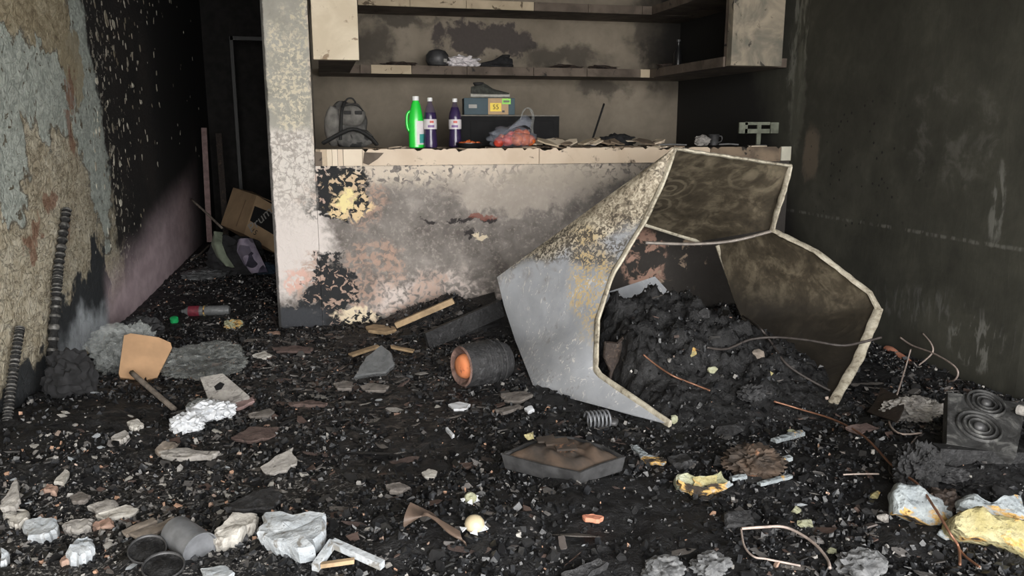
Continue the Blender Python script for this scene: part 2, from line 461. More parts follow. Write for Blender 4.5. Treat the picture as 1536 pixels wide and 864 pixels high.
def mat_back():
    g = G('smoked_kitchen_wall')
    wa = g.noise(5, 4, .6, off=(2, 0, 3)); wb = g.noise(5, 4, .6, off=(8, 0, 1)); x = g.x+(wa-.5)*.5; z = g.z+(wb-.5)*.42
    big = g.noise(2, 5, .6, .4); mid = g.noise(7, 6, .65, .5); fine = g.noise(40, 4)
    c = g.ramp(big*.6+mid*.4, (.3, (.165, .138, .105)), (.5, (.235, .20, .155)), (.7, (.31, .265, .208)))
    def e(cx, cy, rx_, ry_, k=.7, soft=.15):
        a, b = K(cx, cy, YB); return g.ell(x, z, a, b, rx_/175, ry_/175, mid, k, soft)
    d = e(715, 55, 62, 24).mx(e(765, 60, 30, 22))
    c = g.mix(d, c, g.mix(fine, (.06, .05, .046), (.085, .072, .066)))
    for a in ((560, 70, 30, 30), (590, 25, 60, 10), (840, 85, 70, 18), (900, 130, 40, 14), (970, 40, 30, 40), (990, 90, 30, 30)):
        c = g.mix(e(*a, k=.8, soft=.5)*.75, c, (.04, .035, .03))
    c = g.mix(x.st(K(955, 100, YB)[0], K(1000, 100, YB)[0])*z.st(1.2, 1.9), c, (.02, .018, .016))
    return g.out(c, .92, big*.4+mid*.6, .3, .01)

M = {}
M['counter'] = mat_counter(); M['left'] = mat_left(); M['right'] = mat_right(); M['back'] = mat_back()
M['soot'] = simple('soot_black', (.022, .020, .019), .85, .3, 12)
M['ceiling'] = simple('sooted_ceiling', (.05, .046, .042), .9, .3, 5)
M['street'] = simple('street_concrete', (.42, .40, .37), .9, .1, 8)
def mat_panel(name, a, b, stain):
    g = G(name); n = g.noise(5, 6, .6, .5); s = g.noise(11, 5, .65, .8, off=(2, 7, 1)); f = g.noise(60, 3)
    c = g.mix(n.st(.35, .65), a, b)
    c = g.mix(s.st(.60, .68), c, stain)
    return g.out(c, .85, n*.5+f*.5, .25, .006)
M['panel_l'] = mat_panel('beige_panel', (.62, .53, .40), (.72, .63, .49), (.30, .22, .15))
M['panel_r'] = mat_panel('smoked_panel', (.16, .148, .12), (.36, .305, .23), (.05, .045, .038))
M['shelf'] = mat_panel('charred_shelf', (.075, .058, .046), (.15, .118, .094), (.018, .016, .015))
M['shelf_pale'] = mat_panel('scorched_tile', (.42, .34, .24), (.52, .43, .31), (.12, .09, .06))
M['floor'] = simple('sooted_screed', (.055, .052, .05), .9, .3, 14)

# ================================================================== the shell
def struct(name, mb, mat, **kw): return mb.build(name, mat, kind='structure', **kw)
YE = 10.2
struct('floor', MB().box(((LX+RX)/2, (YF+YE)/2, -.05), (RX-LX+.4, YE-YF, .1)), M['floor'])
struct('street', MB().box((.9, YF-6, -.06), (30, 12, .1)), M['street'])
struct('ceiling', MB().box(((LX+RX)/2, (YF+YE)/2, ZC+.05), (RX-LX+.4, YE-YF, .1)), M['ceiling'])
struct('wall_left', MB().box((LX-.1, (YF+YE)/2, ZC/2), (.2, YE-YF, ZC)), M['left'])
_fp = [(RX, YB+.2), (RX, 4.96), (wx(2.76), 2.76), (wx(2.76), YF), (RX+.2, YF), (RX+.2, YB+.2)]
struct('wall_right', MB().slab([(x, y, 0) for x, y in _fp], ZC, nrm=(0, 0, 1)), M['right'])
struct('wall_back', MB().box(((RX-.03)/2, YB+.1, ZC/2), (RX+.05, .2, ZC)), M['back'])
struct('wall_corridor_end', MB().box((LX/2-.1, YE+.05, ZC/2), (1.6, .1, ZC)), M['soot'])
struct('wall_partition', MB().box((-.17, (YC+YE)/2, ZC/2), (.26, YE-YC, ZC)), M['counter'])
struct('wall_front', MB().box((LX+.11, YF-.06, ZC/2), (.22, .12, ZC)).box((RX+.0, YF-.06, ZC/2), (.24, .12, ZC)).box((.9, YF-.06, 2.82), (4.02, .12, .36)), M['soot'])

# door frame deep in the corridor
p = at(361, 270, 9.6)
dn = MB().box((p.x, 9.6, 1.1), (.035, .05, 2.2)).box((p.x+.3, 9.6, 2.18), (.62, .05, .04))
M['jamb'] = simple('smoked_steel', (.028, .028, .028), .5, .2, 20)
struct('door_1', dn, M['jamb'])

# ------------------------------------------------------------------ bar counter
ct = thing('bar_counter', 'burnt masonry bar counter with cream tiled edge and flaking grey face', 'counter', ((RX-.04)/2, YC, 0))
W0 = ct.location
CZ0, CZ1 = 1.0, 1.098
MB().box(((RX-.04)/2, YC+.09, CZ0/2), (RX+.036, .18, CZ0)).build('base_wall', M['counter'], ct, keep=True)
MB().box((RX/2-.02, YC+.315, (CZ0+CZ1)/2-.008), (RX+.036, .66, CZ1-CZ0-.016)).build('slab', M['shelf'], ct, world=W0)
def tilemat():
    g = G('cream_tile'); n = g.noise(4, 6, .6, .4); s = g.noise(9, 5, .62, .6, off=(1, 4, 4)); r = g.objrand(); f = g.noise(70, 3, .6)
    c = g.mix(r, (.60, .48, .36), (.74, .64, .50))
    c = g.mix(n.st(.4, .7)*.6, c, (.48, .36, .25))
    c = g.mix(s.st(.60, .68), c, (.12, .085, .06))
    return g.out(c, .5, n*.6+f*.4, .2, .004)
M['tile'] = tilemat()
M['tile_white'] = simple('white_tile', (.62, .60, .50), .4, .08, 10)
M['tile_dark'] = mat_panel('scorched_edge_tile', (.10, .075, .055), (.24, .18, .125), (.03, .025, .02))
YS = YC-.03
def edge_tile(x0, x1, y0=YS, y1=YS, m='tile', z0=CZ0, z1=CZ1, rag=.0):
    n = max(8, int((x1-x0)*55)); top = []
    for i in range(n+1):
        t = i/n; top.append((lerp(x0, x1, t), lerp(y0, y1, t), z1 - abs(rag)*max(0, nz(lerp(x0, x1, t), 3.3, 0, 31)-.1)*1.6))
    d = Vector((x1-x0, y1-y0, 0)).normalized(); nr = Vector((-d.y, d.x, 0))
    f = [Vector(p) for p in top] + [Vector((x1, y1, z0)), Vector((x0, y0, z0))]
    return MB().slab(f[::-1], .014, nrm=nr).build('edge_tile', M[m], ct, world=W0)
# rounded left end: narrow strips, then long tiles with joints
xs = [-.037, -.03, -.004, .03, .062, .094, .126]; yy = [YS+.16, YS+.06, YS+.018, YS+.004, YS, YS, YS]
for i in range(6): edge_tile(xs[i]+.001, xs[i+1]-.001, yy[i], yy[i+1])
xe = [.127, .245, .62, 1.0, 1.335]
edge_tile(.128, K(543, 235)[0])
MB().slab([Vector((K(x, y)[0], YS-.0145, K(x, y)[1])) for x, y in ((546, 228), (575, 229), (566, 238), (552, 247), (544, 244))][::-1], .001, nrm=(0, -1, 0)).build('scorch', M['shelf'], ct, world=W0)
jo = [543, 807, 1062, 1184]
for i in range(len(jo)-1):
    edge_tile(K(jo[i], 235)[0]+.002, min(RX-.09, K(jo[i+1], 235)[0]-.002), rag=.028, m='tile' if i < 2 else 'tile_dark')
edge_tile(RX-.085, RX-.012, m='tile_white', z0=CZ0+.005)
# broken tiles lying on the slab are part of the counter top
for i in range(46):
    x = random.choice([random.uniform(.25, 2.95), random.uniform(1.3, 2.3)]); y = random.uniform(YC-.01, YC+.5)
    r = random.uniform(.03, .11); a0 = random.random()*6; n = random.randint(4, 6)
    pts = [Vector((x+math.cos(a0+k*6.283/n)*r*random.uniform(.6, 1.1), y+math.sin(a0+k*6.283/n)*r*.8, CZ1-.012+random.uniform(0, .012))) for k in range(n)]
    zb = min(p.z for p in pts)
    for p in pts: p.z = max(zb, min(zb+.01, p.z)); p.x = min(max(p.x, .0), RX-.05); p.y = max(p.y, YC-.025)
    MB().slab(pts, .009).build('top_tile', M[random.choice(['tile', 'tile_dark', 'tile_dark'])], ct, world=W0)

for i in range(20):
    px = random.uniform(775, 1000); q = at(px, 218, YC+random.uniform(0, .3)); r = random.uniform(.04, .10)
    a0 = random.random()*6; n = random.randint(4, 6); tl = Vector((random.uniform(-.3, .3), random.uniform(-.5, -.1), 1)).normalized()
    pts = []
    for k in range(n):
        d = Vector((math.cos(a0+k*6.283/n)*r*random.uniform(.6, 1.2), math.sin(a0+k*6.283/n)*r*.6, 0)); d.z = -(d.x*tl.x+d.y*tl.y)/tl.z
        pts.append(Vector((q.x, max(q.y, YC+.05), CZ1+.012+.25*r))+d)
    for p in pts: p.z = max(p.z, CZ1-.01); p.y = max(p.y, YC-.028)
    MB().slab(pts, .009).build('top_tile', M[random.choice(['tile', 'tile_dark', 'shelf_pale'])], ct, world=W0)

# ------------------------------------------------------------------ masonry shelves round the kitchen
ZS0, ZS1 = 1.625, 1.685; ZU0, ZU1 = 2.115, 2.175
xl1 = K(538, 60)[0]; xr0, xr1 = K(1100, 60)[0], K(1177, 60)[0]
sh = thing('wall_shelf', 'U-shaped masonry kitchen shelves with scorched front edges above the counter', 'shelf', (RX/2, YB, ZS0)); W0s = sh.location
YSH = 6.32
MB().box(((xl1+.02)/2-.02, YC+.05, (ZS0-.01+ZC)/2), (xl1+.02, .07, ZC-ZS0+.01), bev=.004).build('end_panel', M['panel_l'], sh, world=W0s, label='pale beige end panel with brown stains')
MB().box(((xr0+xr1)/2, YC+.05, (ZS0+ZC)/2), (xr1-xr0, .07, ZC-ZS0), bev=.004).build('end_panel', M['panel_r'], sh, world=W0s, label='smoke-stained end panel beside the dark wall')
MB().box((xr0+.03, YC+.1, (ZS0+ZC)/2), (.05, .06, ZC-ZS0)).build('corner_post', M['shelf'], sh, world=W0s)
for z0, z1 in ((ZS0, ZS1), (ZU0, ZU1)):
    MB().box((RX/2, (YSH+YB)/2+.01, (z0+z1)/2), (RX-.02, YB-YSH-.02, z1-z0)).build('shelf_slab', M['shelf'], sh, world=W0s)
    MB().box(((xr0+RX)/2, (YC+.1+YSH)/2, (z0+z1)/2), (RX-xr0-.012, YSH-YC-.11, z1-z0)).build('shelf_slab', M['shelf'], sh, world=W0s)
    MB().box((xl1/2, (YC+.1+YSH)/2, (z0+z1)/2), (xl1-.02, YSH-YC-.11, z1-z0)).build('shelf_slab', M['shelf'], sh, world=W0s)
jn = [540, 556, 617, 700, 800, 880, 960, 981]
for i in range(len(jn)-1):
    a, b = K(jn[i], 100, YSH)[0], K(jn[i+1], 100, YSH)[0]
    pale = i in (1, 6)
    MB().box(((a+b)/2, YSH-.006, (ZS0+ZS1)/2), (b-a-.004, .014, ZS1-ZS0+.004)).build('edge_tile', M['shelf_pale' if pale else 'shelf'], sh, world=W0s)
    MB().box(((a+b)/2, YSH-.006, (ZU0+ZU1)/2), (b-a-.004, .014, ZU1-ZU0+.004)).build('edge_tile', M['shelf_pale' if i in (0,1,2,3) else 'shelf'], sh, world=W0s)
for k in range(4):
    a, b = lerp(YC+.1, YSH, k/4), lerp(YC+.1, YSH, (k+1)/4)
    for z0, z1 in ((ZS0, ZS1), (ZU0, ZU1)):
        MB().box((xr0-.004, (a+b)/2, (z0+z1)/2), (.014, b-a-.004, z1-z0+.004)).build('edge_tile', M['shelf'], sh, world=W0s)

# flakes of old paint still clinging to the sooted part of the left wall
wl = bpy.data.objects['wall_left']
def mat_flake():
    g = G('paint_flake'); r = g.objrand(); n = g.noise(30, 4)
    return g.out(g.mix(r, (.20, .17, .12), (.62, .59, .50)), .8, n, .4, .004)
M['flake'] = mat_flake(); FM = []
for i in range(9):
    r_ = random.Random(40+i); n = 7; rows = []
    pts = [(math.cos(k*6.283/n)*r_.uniform(.5, 1), math.sin(k*6.283/n)*r_.uniform(.6, 1.3)) for k in range(n)]
    inn = [Vector((.10, 0, 0))]+[Vector((.35*r_.uniform(.3, 1), a, b)) for a, b in pts]+[Vector((0, a*.9, b*.9)) for a, b in pts]
    fs = [(0, 1+k, 1+(k+1) % n) for k in range(n)]+[(1+k, 1+n+k, 1+n+(k+1) % n, 1+(k+1) % n) for k in range(n)]
    me = bpy.data.meshes.new('paint_flake'); me.from_pydata([tuple(v) for v in inn], [], fs); me.materials.append(M['flake']); me.update(); FM.append(me)
rf = random.Random(5); n = 0
while n < 230:
    px, py = 140+abs(rf.gauss(0, 62)), rf.uniform(-10, 440)
    if px > 300 or (py > 250 and rf.random() < .7): continue
    q = atx(px, py, LX)
    if q.z > 2.4 or q.z < .5: continue
    o = bpy.data.objects.new('paint_flake', rf.choice(FM)); COL.objects.link(o); o.parent = wl
    k = rf.uniform(.006, .02)*(1.6 if rf.random() < .1 else 1)
    o.location = (LX, q.y, q.z); o.scale = (k*.8, k*rf.uniform(.6, 1.5), k*rf.uniform(.7, 1.9)); o.rotation_euler = (rf.gauss(0, .5), 0, 0); n += 1

# ================================================================== debris bed
_w = at(690, 470, 4.72)
HEAPS += [(_w.x, 4.78, .55, .42, .17), (1.55, 4.6, .7, .5, .10), (2.75, 3.2, .35, .8, .03), (2.3, 2.15, .8, .7, .09),
          (-1.1, 3.3, .45, .9, .10), (.0, 2.3, .7, .5, .04), (.62, 2.2, .6, .5, .05), (-.35, 4.5, .3, .25, .03), (2.72, 2.65, .42, .42, .05)]
HX0, HX1, HY0, HY1 = 1.18, 2.36, 2.66, 3.80
def heap_h(x, y):
    """burnt lump filling the fridge: steep left, falling to the right"""
    u = (x-HX0)/(HX1-HX0); v = (y-HY0)/(HY1-HY0)
    if not (0 < u < 1 and 0 < v < 1): return 0.
    ridge = .375*sstep(0, .16, u)*(1-.62*sstep(.40, .98, u))*sstep(1, .9, u)
    front = sstep(0, .62, v)*.62 + .38*sstep(.3, .75, v)
    back = 1-.75*sstep(.80, 1, v)
    h = ridge*front*back
    h *= 1+.32*nz(x, y, 2, 4)+.2*nz(x, y, 5, 9)
    h += (.07*(.22-abs(nz(x, y, 1, 11)))+.045*(.22-abs(nz(x, y, 8, 23)))+.03*nz(x, y, 3, 48)+.012*nz(x, y, 6, 90))*min(1, h*6)
    return max(0., h)
def top_h(x, y): return max(gh(x, y), heap_h(x, y))
def hit(px, py, y0=1.5, y1=9.5):
    k = ray(px, py); y = y0; prev = y0
    while y < y1:
        p = EY + k*(y/k.y)
        if p.z < .7 and p.z <= top_h(p.x, p.y):
            a, b = prev, y
            for _ in range(9):
                m = (a+b)/2; p = EY + k*(m/k.y)
                if p.z <= top_h(p.x, p.y): b = m
                else: a = m
            return EY + k*(b/k.y)
        prev = y; y += .03
    return atz(px, py, .01)
def onplane(px, py, P0, n):
    k = ray(px, py); return EY + k*((P0-EY).dot(n)/k.dot(n))
def scale_at(p): return F/((p-EY).dot(_f))       # pixels per metre there

def mat_bed():
    g = G('wet_char_bed'); x, y = g.x, g.y
    n = g.noise(26, 7, .7, .4); big = g.noise(1.8, 5, .6, .3); sp = g.vor(70, 'F1'); f = g.noise(90, 4, .7)
    fl = g.noise(16, 6, .65, 1.4, (1, 2.2, 1), (3, 3, 0))
    c = g.ramp(n*.6+f*.4, (.36, (.005, .005, .0056)), (.54, (.010, .010, .0112)), (.66, (.030, .031, .034)), (.78, (.11, .11, .114)))
    a = atz(500, 545, 0)
    brown = g.ell(x, y, a.x, a.y, .95, 1.35, big, .7, .4)
    c = g.mix(brown*fl.st(.50, .62)*.8, c, (.105, .088, .078))
    b = atz(180, 820, 0)
    pale = g.ell(x, y, b.x, b.y, .75, .5, big, .8, .4)
    c = g.mix(pale*f.st(.52, .64)*.9, c, (.30, .29, .28))
    c = g.mix(sp.st(.10, .05)*f.st(.5, .6)*.6, c, (.38, .37, .36))
    cor = atz(350, 500, 0)
    wet = g.ell(x, y, cor.x, cor.y, .5, 1.2, big, .6, .5)
    c = g.mix(wet*fl.st(.56, .64)*.6, c, (.20, .19, .18))
    return g.out(c, n.st(.3, .7)*.35+.38, n*.6+f*.4, .9, .02, spec=.45)
M['bed'] = mat_bed()
def bed():
    mb = MB(); d = .022
    xs = np.arange(LX+.002, RX-.005, d); ys = np.arange(1.0, 5.2, d)
    ycor = np.arange(5.2, 9.8, .05)
    def hh(x, y):
        h = gh(x, y)
        a = min(1, (4.93-y)/.02) if x > -.32 else 1
        r = .013*nz(x, y, 2.2, 13)+.011*abs(nz(x, y, 7.7, 24))+.007*nz(x, y, 5, 50)
        return max(.002, h + r - .004)
    rows = []
    for y in ys:
        if y > YC-.005: break
        rows.append([Vector((min(x, wx(y)-.004), y, hh(x, y))) for x in xs])
    mb.grid(rows)
    xs2 = [x for x in xs if x < -.305] + [-.303]
    rows = [[Vector((x, y, hh(x, y))) for x in xs2] for y in list(np.arange(rows[-1][0].y, 5.3, d)) + list(ycor[2:])]
    mb.grid(rows)
    mb.build('floor_ash_bed', M['bed'], smooth=True, label='black bed of soaked ash and char covering the floor', cat='ash', kind='stuff')
bed()

# ================================================================== the burned-out refrigerator
def mat_fridge_out():
    g = G('blistered_white_enamel'); z = g.z
    n = g.noise(9, 6, .62, .5); f = g.noise(48, 5, .6, 1.2); ch = g.noise(34, 4, .55, 1.6, (1, 1, .6), (4, 1, 0)); big = g.noise(3, 4)
    c = g.ramp(big*.5+n*.5, (.3, (.27, .285, .31)), (.7, (.43, .445, .475)))
    c = g.mix(ch.st(.60, .625)*n.st(.42, .55)*.7, c, (.68, .66, .62))
    p1, p2 = at(746, 412, 4.08), at(975, 333, 3.52); sl = (p2.z-p1.z)/(p2.x-p1.x)
    cr = z-((g.x-p1.x)*sl+p1.z)+(n-.5)*.10
    up = cr.st(-.01, .05)
    bc = g.ramp(f*.6+n*.4, (.38, (.075, .062, .046)), (.48, (.30, .255, .19)), (.58, (.58, .52, .41)))
    bc = g.mix(cr.st(.16, .0)*f.st(.56, .46)*.9, bc, (.06, .05, .04))  # burn deepened just above the crease, painting in the shade of the fold
    c = g.mix(cr.st(-.16, -.02)*n.st(.45, .62)*.55, c, (.20, .19, .18))  # darker strip below the crease: fold shade put into the enamel colour
    c = g.mix(up, c, bc)
    p = at(865, 430, 3.7)
    oc = g.ell(g.x, z, p.x+.05, p.z-.02, .10, .26, n, .8, .3)
    c = g.mix(oc*f.st(.48, .55), c, (.52, .40, .22))
    c = g.mix(up.st(1, .4)*ch.st(.42, .39)*n.st(.5, .65)*.4, c, (.16, .14, .115))
    p = at(850, 365, 3.8)
    bl = g.ell(g.x, z, p.x, p.z, .25, .09, n, .7, .3)
    c = g.mix(bl*f.st(.56, .46)*.9, c, (.075, .065, .052))
    return g.out(c, .6, f*.3+ch.st(.57, .62)*.3+n*.4, .35, .006, metal=0)
def mat_fridge_in():
    g = G('heat_tinted_liner'); n = g.noise(6, 6, .62, .8); f = g.noise(30, 5, .6, .5); v = g.vor(4.6, 'F1')
    rings = ((v*26+n*9).sin()).st(.1, 1)
    c = g.ramp(n*.7+f*.3, (.3, (.022, .018, .013)), (.5, (.070, .057, .039)), (.68, (.20, .168, .117)))
    c = g.mix(rings*v.st(.9, .3)*.38*g.z.st(.7, .85), c, (.30, .255, .18))
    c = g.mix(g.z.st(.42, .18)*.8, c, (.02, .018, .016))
    return g.out(c, .55, n*.6+rings*.2, .35, .008)
def mat_rim():
    g = G('scorched_bone_seal'); n = g.noise(14, 6, .65, .6); f = g.noise(70, 4)
    c = g.ramp(n*.7+f*.3, (.34, (.12, .10, .075)), (.46, (.40, .36, .28)), (.62, (.60, .56, .46)))
    return g.out(c, .75, n*.5+f*.5, .5, .006)
M['fr_out'], M['fr_in'], M['rim'] = mat_fridge_out(), mat_fridge_in(), mat_rim()
M['rod'] = simple('bare_steel_rod', (.46, .41, .37), .45, .25, 20, metal=.4)
fr = thing('refrigerator', 'burnt-out buckled steel refrigerator shell lying open around a charred heap', 'refrigerator', at(1000, 640, 3.2).xy.to_3d()); FL = fr.location
RIML = [at(1012, 223, 3.55), at(995, 272, 3.54), at(965, 335, 3.52), at(918, 412, 3.48), at(896, 480, 3.44), at(893, 560, 3.30), hit(1005, 641)+Vector((0, 0, .012))]
BACK = [at(1006, 227, 3.57), at(880, 318, 3.82), at(746, 416, 4.08), at(757, 460, 4.04), at(774, 512, 3.98), at(800, 578, 3.54), at(832, 590, 3.42)]
def loft(A, B, n, m, sag=.0, seed=0, dent=.012):
    A, B = lin(A, n), lin(B, n); rows = []
    for i in range(n):
        r = []
        for k in range(m):
            t = k/(m-1); p = A[i].lerp(B[i], t)
            s = math.sin(math.pi*t)*sag
            q = dent*(nz(p.x+seed, p.y, p.z, 5)+.4*nz(p.x+seed, p.y, p.z, 13))*math.sin(math.pi*min(1, max(0, t)))**.4
            r.append(p + Vector((-.35, -1, .25)).normalized()*(s+q))
        rows.append(r)
    return rows
MB().sheet(loft(RIML, BACK, 37, 28, .035, 1), .006, 0, 1).build('side_panel', [M['fr_out'], M['fr_in']], fr, smooth=40, keep=True, label='pale blistered enamel side panel folded across the middle')
# folded roof seen from below
A = [at(1012, 223, 3.55), at(1100, 236, 3.65), at(1185, 249, 3.76)]
B = [at(968, 338, 4.22), at(1045, 362, 4.34), at(1158, 344, 3.90)]
MB().sheet(loft(A, B, 22, 18, -.02, 5, .016), .006, 0, 1).build('top_panel', [M['fr_in'], M['fr_out']], fr, smooth=40, keep=True, label='brown heat-ringed top panel')
FOOT = hit(1250, 606)+Vector((0, 0, .01))

RR = A = [at(1160, 346, 3.88), at(1225, 378, 3.66), at(1305, 440, 3.42), at(1318, 464, 3.34), at(1287, 540, 3.12), FOOT]
B = [at(1076, 368, 4.32), at(1086, 400, 4.28), at(1100, 445, 4.2), at(1112, 475, 4.1), at(1130, 520, 3.85), at(1175, 575, 3.4)]
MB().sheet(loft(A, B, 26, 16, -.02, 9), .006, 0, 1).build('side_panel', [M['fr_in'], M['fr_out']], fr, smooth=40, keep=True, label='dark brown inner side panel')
A = [at(905, 440, 4.0), at(915, 530, 3.9)]; B = [at(982, 415, 4.15), at(1032, 470, 4.05)]
MB().sheet(loft(A, B, 8, 10, .0, 3), .006, 0, 1).build('back_panel', [M['fr_out'], M['fr_out']], fr, smooth=True, keep=True, label='loose pale blue-grey back panel')
def rim(pts, w=.036, n=26, th=.016):
    P = lin(pts, n); P = [p + Vector((0, 0, .004*nz(p.x, p.z, i, 9))) for i, p in enumerate(P)]
    MB().tube(P, [w*.5*(1+.25*nz(i*.4, 2.2, 0, 1)) for i in range(n)], 8, sq=(1, .55)).build('rim', M['rim'], fr, smooth=50, world=FL)
rim(RIML, .040, 40)
rim([at(1012, 223, 3.55), at(1100, 236, 3.65), at(1185, 249, 3.76)], .034)
rim([at(1185, 249, 3.76), at(1176, 285, 3.79), at(1165, 318, 3.83), at(1158, 346, 3.88)], .042)
rim([RR[0], RR[0].lerp(RR[1], .5), RR[1], RR[1].lerp(RR[2], .5), RR[2], RR[3]], .046)
rim([RR[3], RR[3].lerp(RR[4], .5), RR[4], RR[4].lerp(RR[5], .5), RR[5]], .046)
MB().tube(poly([at(968, 364, 3.92), at(1040, 366, 3.92), at(1100, 361, 3.9), at(1160, 346, 3.88)], 16), .014, 8, sq=(1, .6)).build('cross_rail', M['rod'], fr, smooth=True, world=FL)
MB().tube(lin([at(1076, 368, 4.31), at(1112, 470, 4.29)], 6), .014, 6).build('corner_rod', M['rim'], fr, smooth=True, world=FL)
MB().tube(lin([at(966, 336, 4.21), at(1010, 350, 4.28), at(1048, 362, 4.33)], 8), .014, 6).build('corner_rod', M['rim'], fr, smooth=True, world=FL)

# ------------------------------------------------------------------ the charred heap in it
def mat_char(name, a=(.004, .004, .0044), b=(.016, .016, .017), hi=(.07, .07, .073), sc=22, r0=.42):
    g = G(name); n = g.noise(sc, 7, .7, .5); f = g.noise(sc*3.6, 4, .7)
    c = g.ramp(n*.55+f*.45, (.36, a), (.54, b), (.72, hi))
    return g.out(c, n.st(.3, .7)*.35+r0, n*.6+f*.4, .9, .016, spec=.4)
M['char'] = mat_char('char'); M['char_brown'] = mat_char('brown_char', (.012, .009, .008), (.045, .032, .026), (.16, .115, .085))
M['char_grey'] = mat_char('grey_char', (.010, .010, .011), (.038, .038, .040), (.14, .14, .145))
def heap():
    rows = []; d = .014
    for y in np.arange(HY0+.01, HY1, d):
        r = []
        for x in np.arange(HX0, HX1, d):
            h = heap_h(x, y)
            fold = .012*math.sin((x*1.0+.3*nz(x, y, 3, 5))*95)*sstep(HX0+.45, HX0+.15, x)*min(1, h*5)
            r.append(Vector((x+fold, y, max(.004, h+fold*.6))))
        rows.append(r)
    b = hit(1080, 640)
    L = Vector((1.75, 3.2, 0))
    MB().grid(rows).build('charred_heap', M['char'], smooth=True, world=L, label='big black heap of charred insulation inside the refrigerator shell', cat='debris heap')
heap()

# ================================================================== generic traced pieces
def ragged(Q, n, sub=4, k=.10, seed=0):
    """break the straight edges of an outline into a worn one"""
    out = []; m = len(Q); c = sum(Q, Vector())/m; R = max((q-c).length for q in Q)
    rr = random.Random(seed); ar = abs(sum(((Q[i]-c).cross(Q[(i+1) % m]-c)).dot(n) for i in range(m)))/2; wid = 2*ar/sum((Q[i]-Q[(i+1) % m]).length for i in range(m))
    for i in range(m):
        a, b = Q[i], Q[(i+1) % m]; d = b-a; s_ = d.cross(n)
        s_ = s_.normalized() if s_.length else s_
        for j in range(sub):
            t = j/sub; q = a.lerp(b, t)
            out.append(q + (s_*rr.uniform(-1, 1)*min(R*k, d.length*.16, wid*.28) if j else Vector()))
    return out
def shard(name, label, cat, pts, t, mat, lift=.012, n=(0, 0, 1), group=None, jag=.004, anchor=None, base=None, k=.10, rough=1., crisp=False):
    """flat broken piece: its outline is where the rays meet the plane it lies in"""
    cx = sum(p[0] for p in pts)/len(pts); cy = sum(p[1] for p in pts)/len(pts)
    ax, ay = anchor or (cx, max(p[1] for p in pts))
    n = Vector(n).normalized()
    P0 = (base or hit(ax, ay)) + Vector((0, 0, lift))
    Q = [onplane(x, y, P0, n) for x, y in pts]
    o = sum(Q, Vector())/len(Q)
    R = ragged(Q, n, 4, k, int(pts[0][0])) if k else Q
    if crisp: return MB().slab(Q, -t, nrm=n).build(name, mat, world=o, label=label, cat=cat, group=group)
    m = len(R); c = sum(R, Vector())/m; e_ = min(.012, t*.35)
    def ring(f, d, a):
        L = []
        for q in R:
            w_ = c+(q-c)*f; L.append(w_ - n*(d + a*rough*(nz(w_.x, w_.y, w_.z+d, 26)+.5*nz(w_.x, w_.y, w_.z+d, 70))))
        return L
    rad = max((q-c).length for q in R)
    rows = [ring(.02, .0, e_), ring(.3, .0, e_), ring(.55, .0, e_), ring(.8, .0, e_), ring(1-e_/rad*.8, 0, e_*.3), ring(1, e_*.7, e_*.5), ring(.98, t*.6, e_), ring(.93, t, 0)]
    mb = MB().grid(rows, close=True); mb.add(rows[0], [tuple(range(m))]); mb.add(rows[-1], [tuple(range(m))])
    return mb.build(name, mat, smooth=28, world=o, label=label, cat=cat, group=group)
def chunk_mesh(name, seed, r=(1, 1, 1), n=16, mat=None, sub=False):
    rnd = random.Random(seed); pts = []
    for i in range(n):
        v = Vector((rnd.gauss(0, 1), rnd.gauss(0, 1), rnd.gauss(0, 1))).normalized()*rnd.uniform(.8, 1.05)
        pts.append(Vector((v.x*r[0], v.y*r[1], v.z*r[2])))
    return MB().hull(pts)
def chunk(name, label, cat, px, py, wpx, hpx, mat, seed=0, depth=1., n=20, group=None, rot=None, sink=.25, world=None):
    """lump whose base is seen at (px, py) and which is wpx by hpx in the photograph"""
    p = world or hit(px, py); s = scale_at(p); w, h = wpx/s/2, hpx/s/2*.92
    mb = MB(); m2 = chunk_mesh(name, seed, (w, w*depth, h), n)
    zs = [v.z for v in m2.v]; zb = min(zs)
    off = Vector((p.x, p.y+w*depth*.6, p.z - sink*h))
    for v in m2.v: v.z -= zb
    mb.add(m2.v, m2.f)
    o = mb.build(name, mat, label=label, cat=cat, group=group)
    o.location = off; o.rotation_euler = rot or (0, 0, 0)
    return o
def wire(name, label, cat, pts, r, mat, n=40, group=None, seg=6):
    P = poly(pts, n); o = P[0].copy()
    return MB().tube(P, r, seg).build(name, mat, smooth=True, world=o, label=label, cat=cat, group=group)
def crumple(name, label, cat, px, py, wpx, hpx, mat, seed=0, depth=.8, amp=.45, fr=2.6, sub=4, group=None, oct_=4, sink=.3):
    p = hit(px, py); s = scale_at(p); w, h = wpx/s/2, hpx/s/2
    c = Vector((p.x, p.y+w*depth*.5, p.z))
    return MB().crease((w, w*depth, h), max(sub, 4), amp, min(fr*.8, 2.2), seed, flat=-h*(1-sink), c=(0, 0, h*(1-sink))).build(name, mat, smooth=50, world=None, label=label, cat=cat, group=group), c

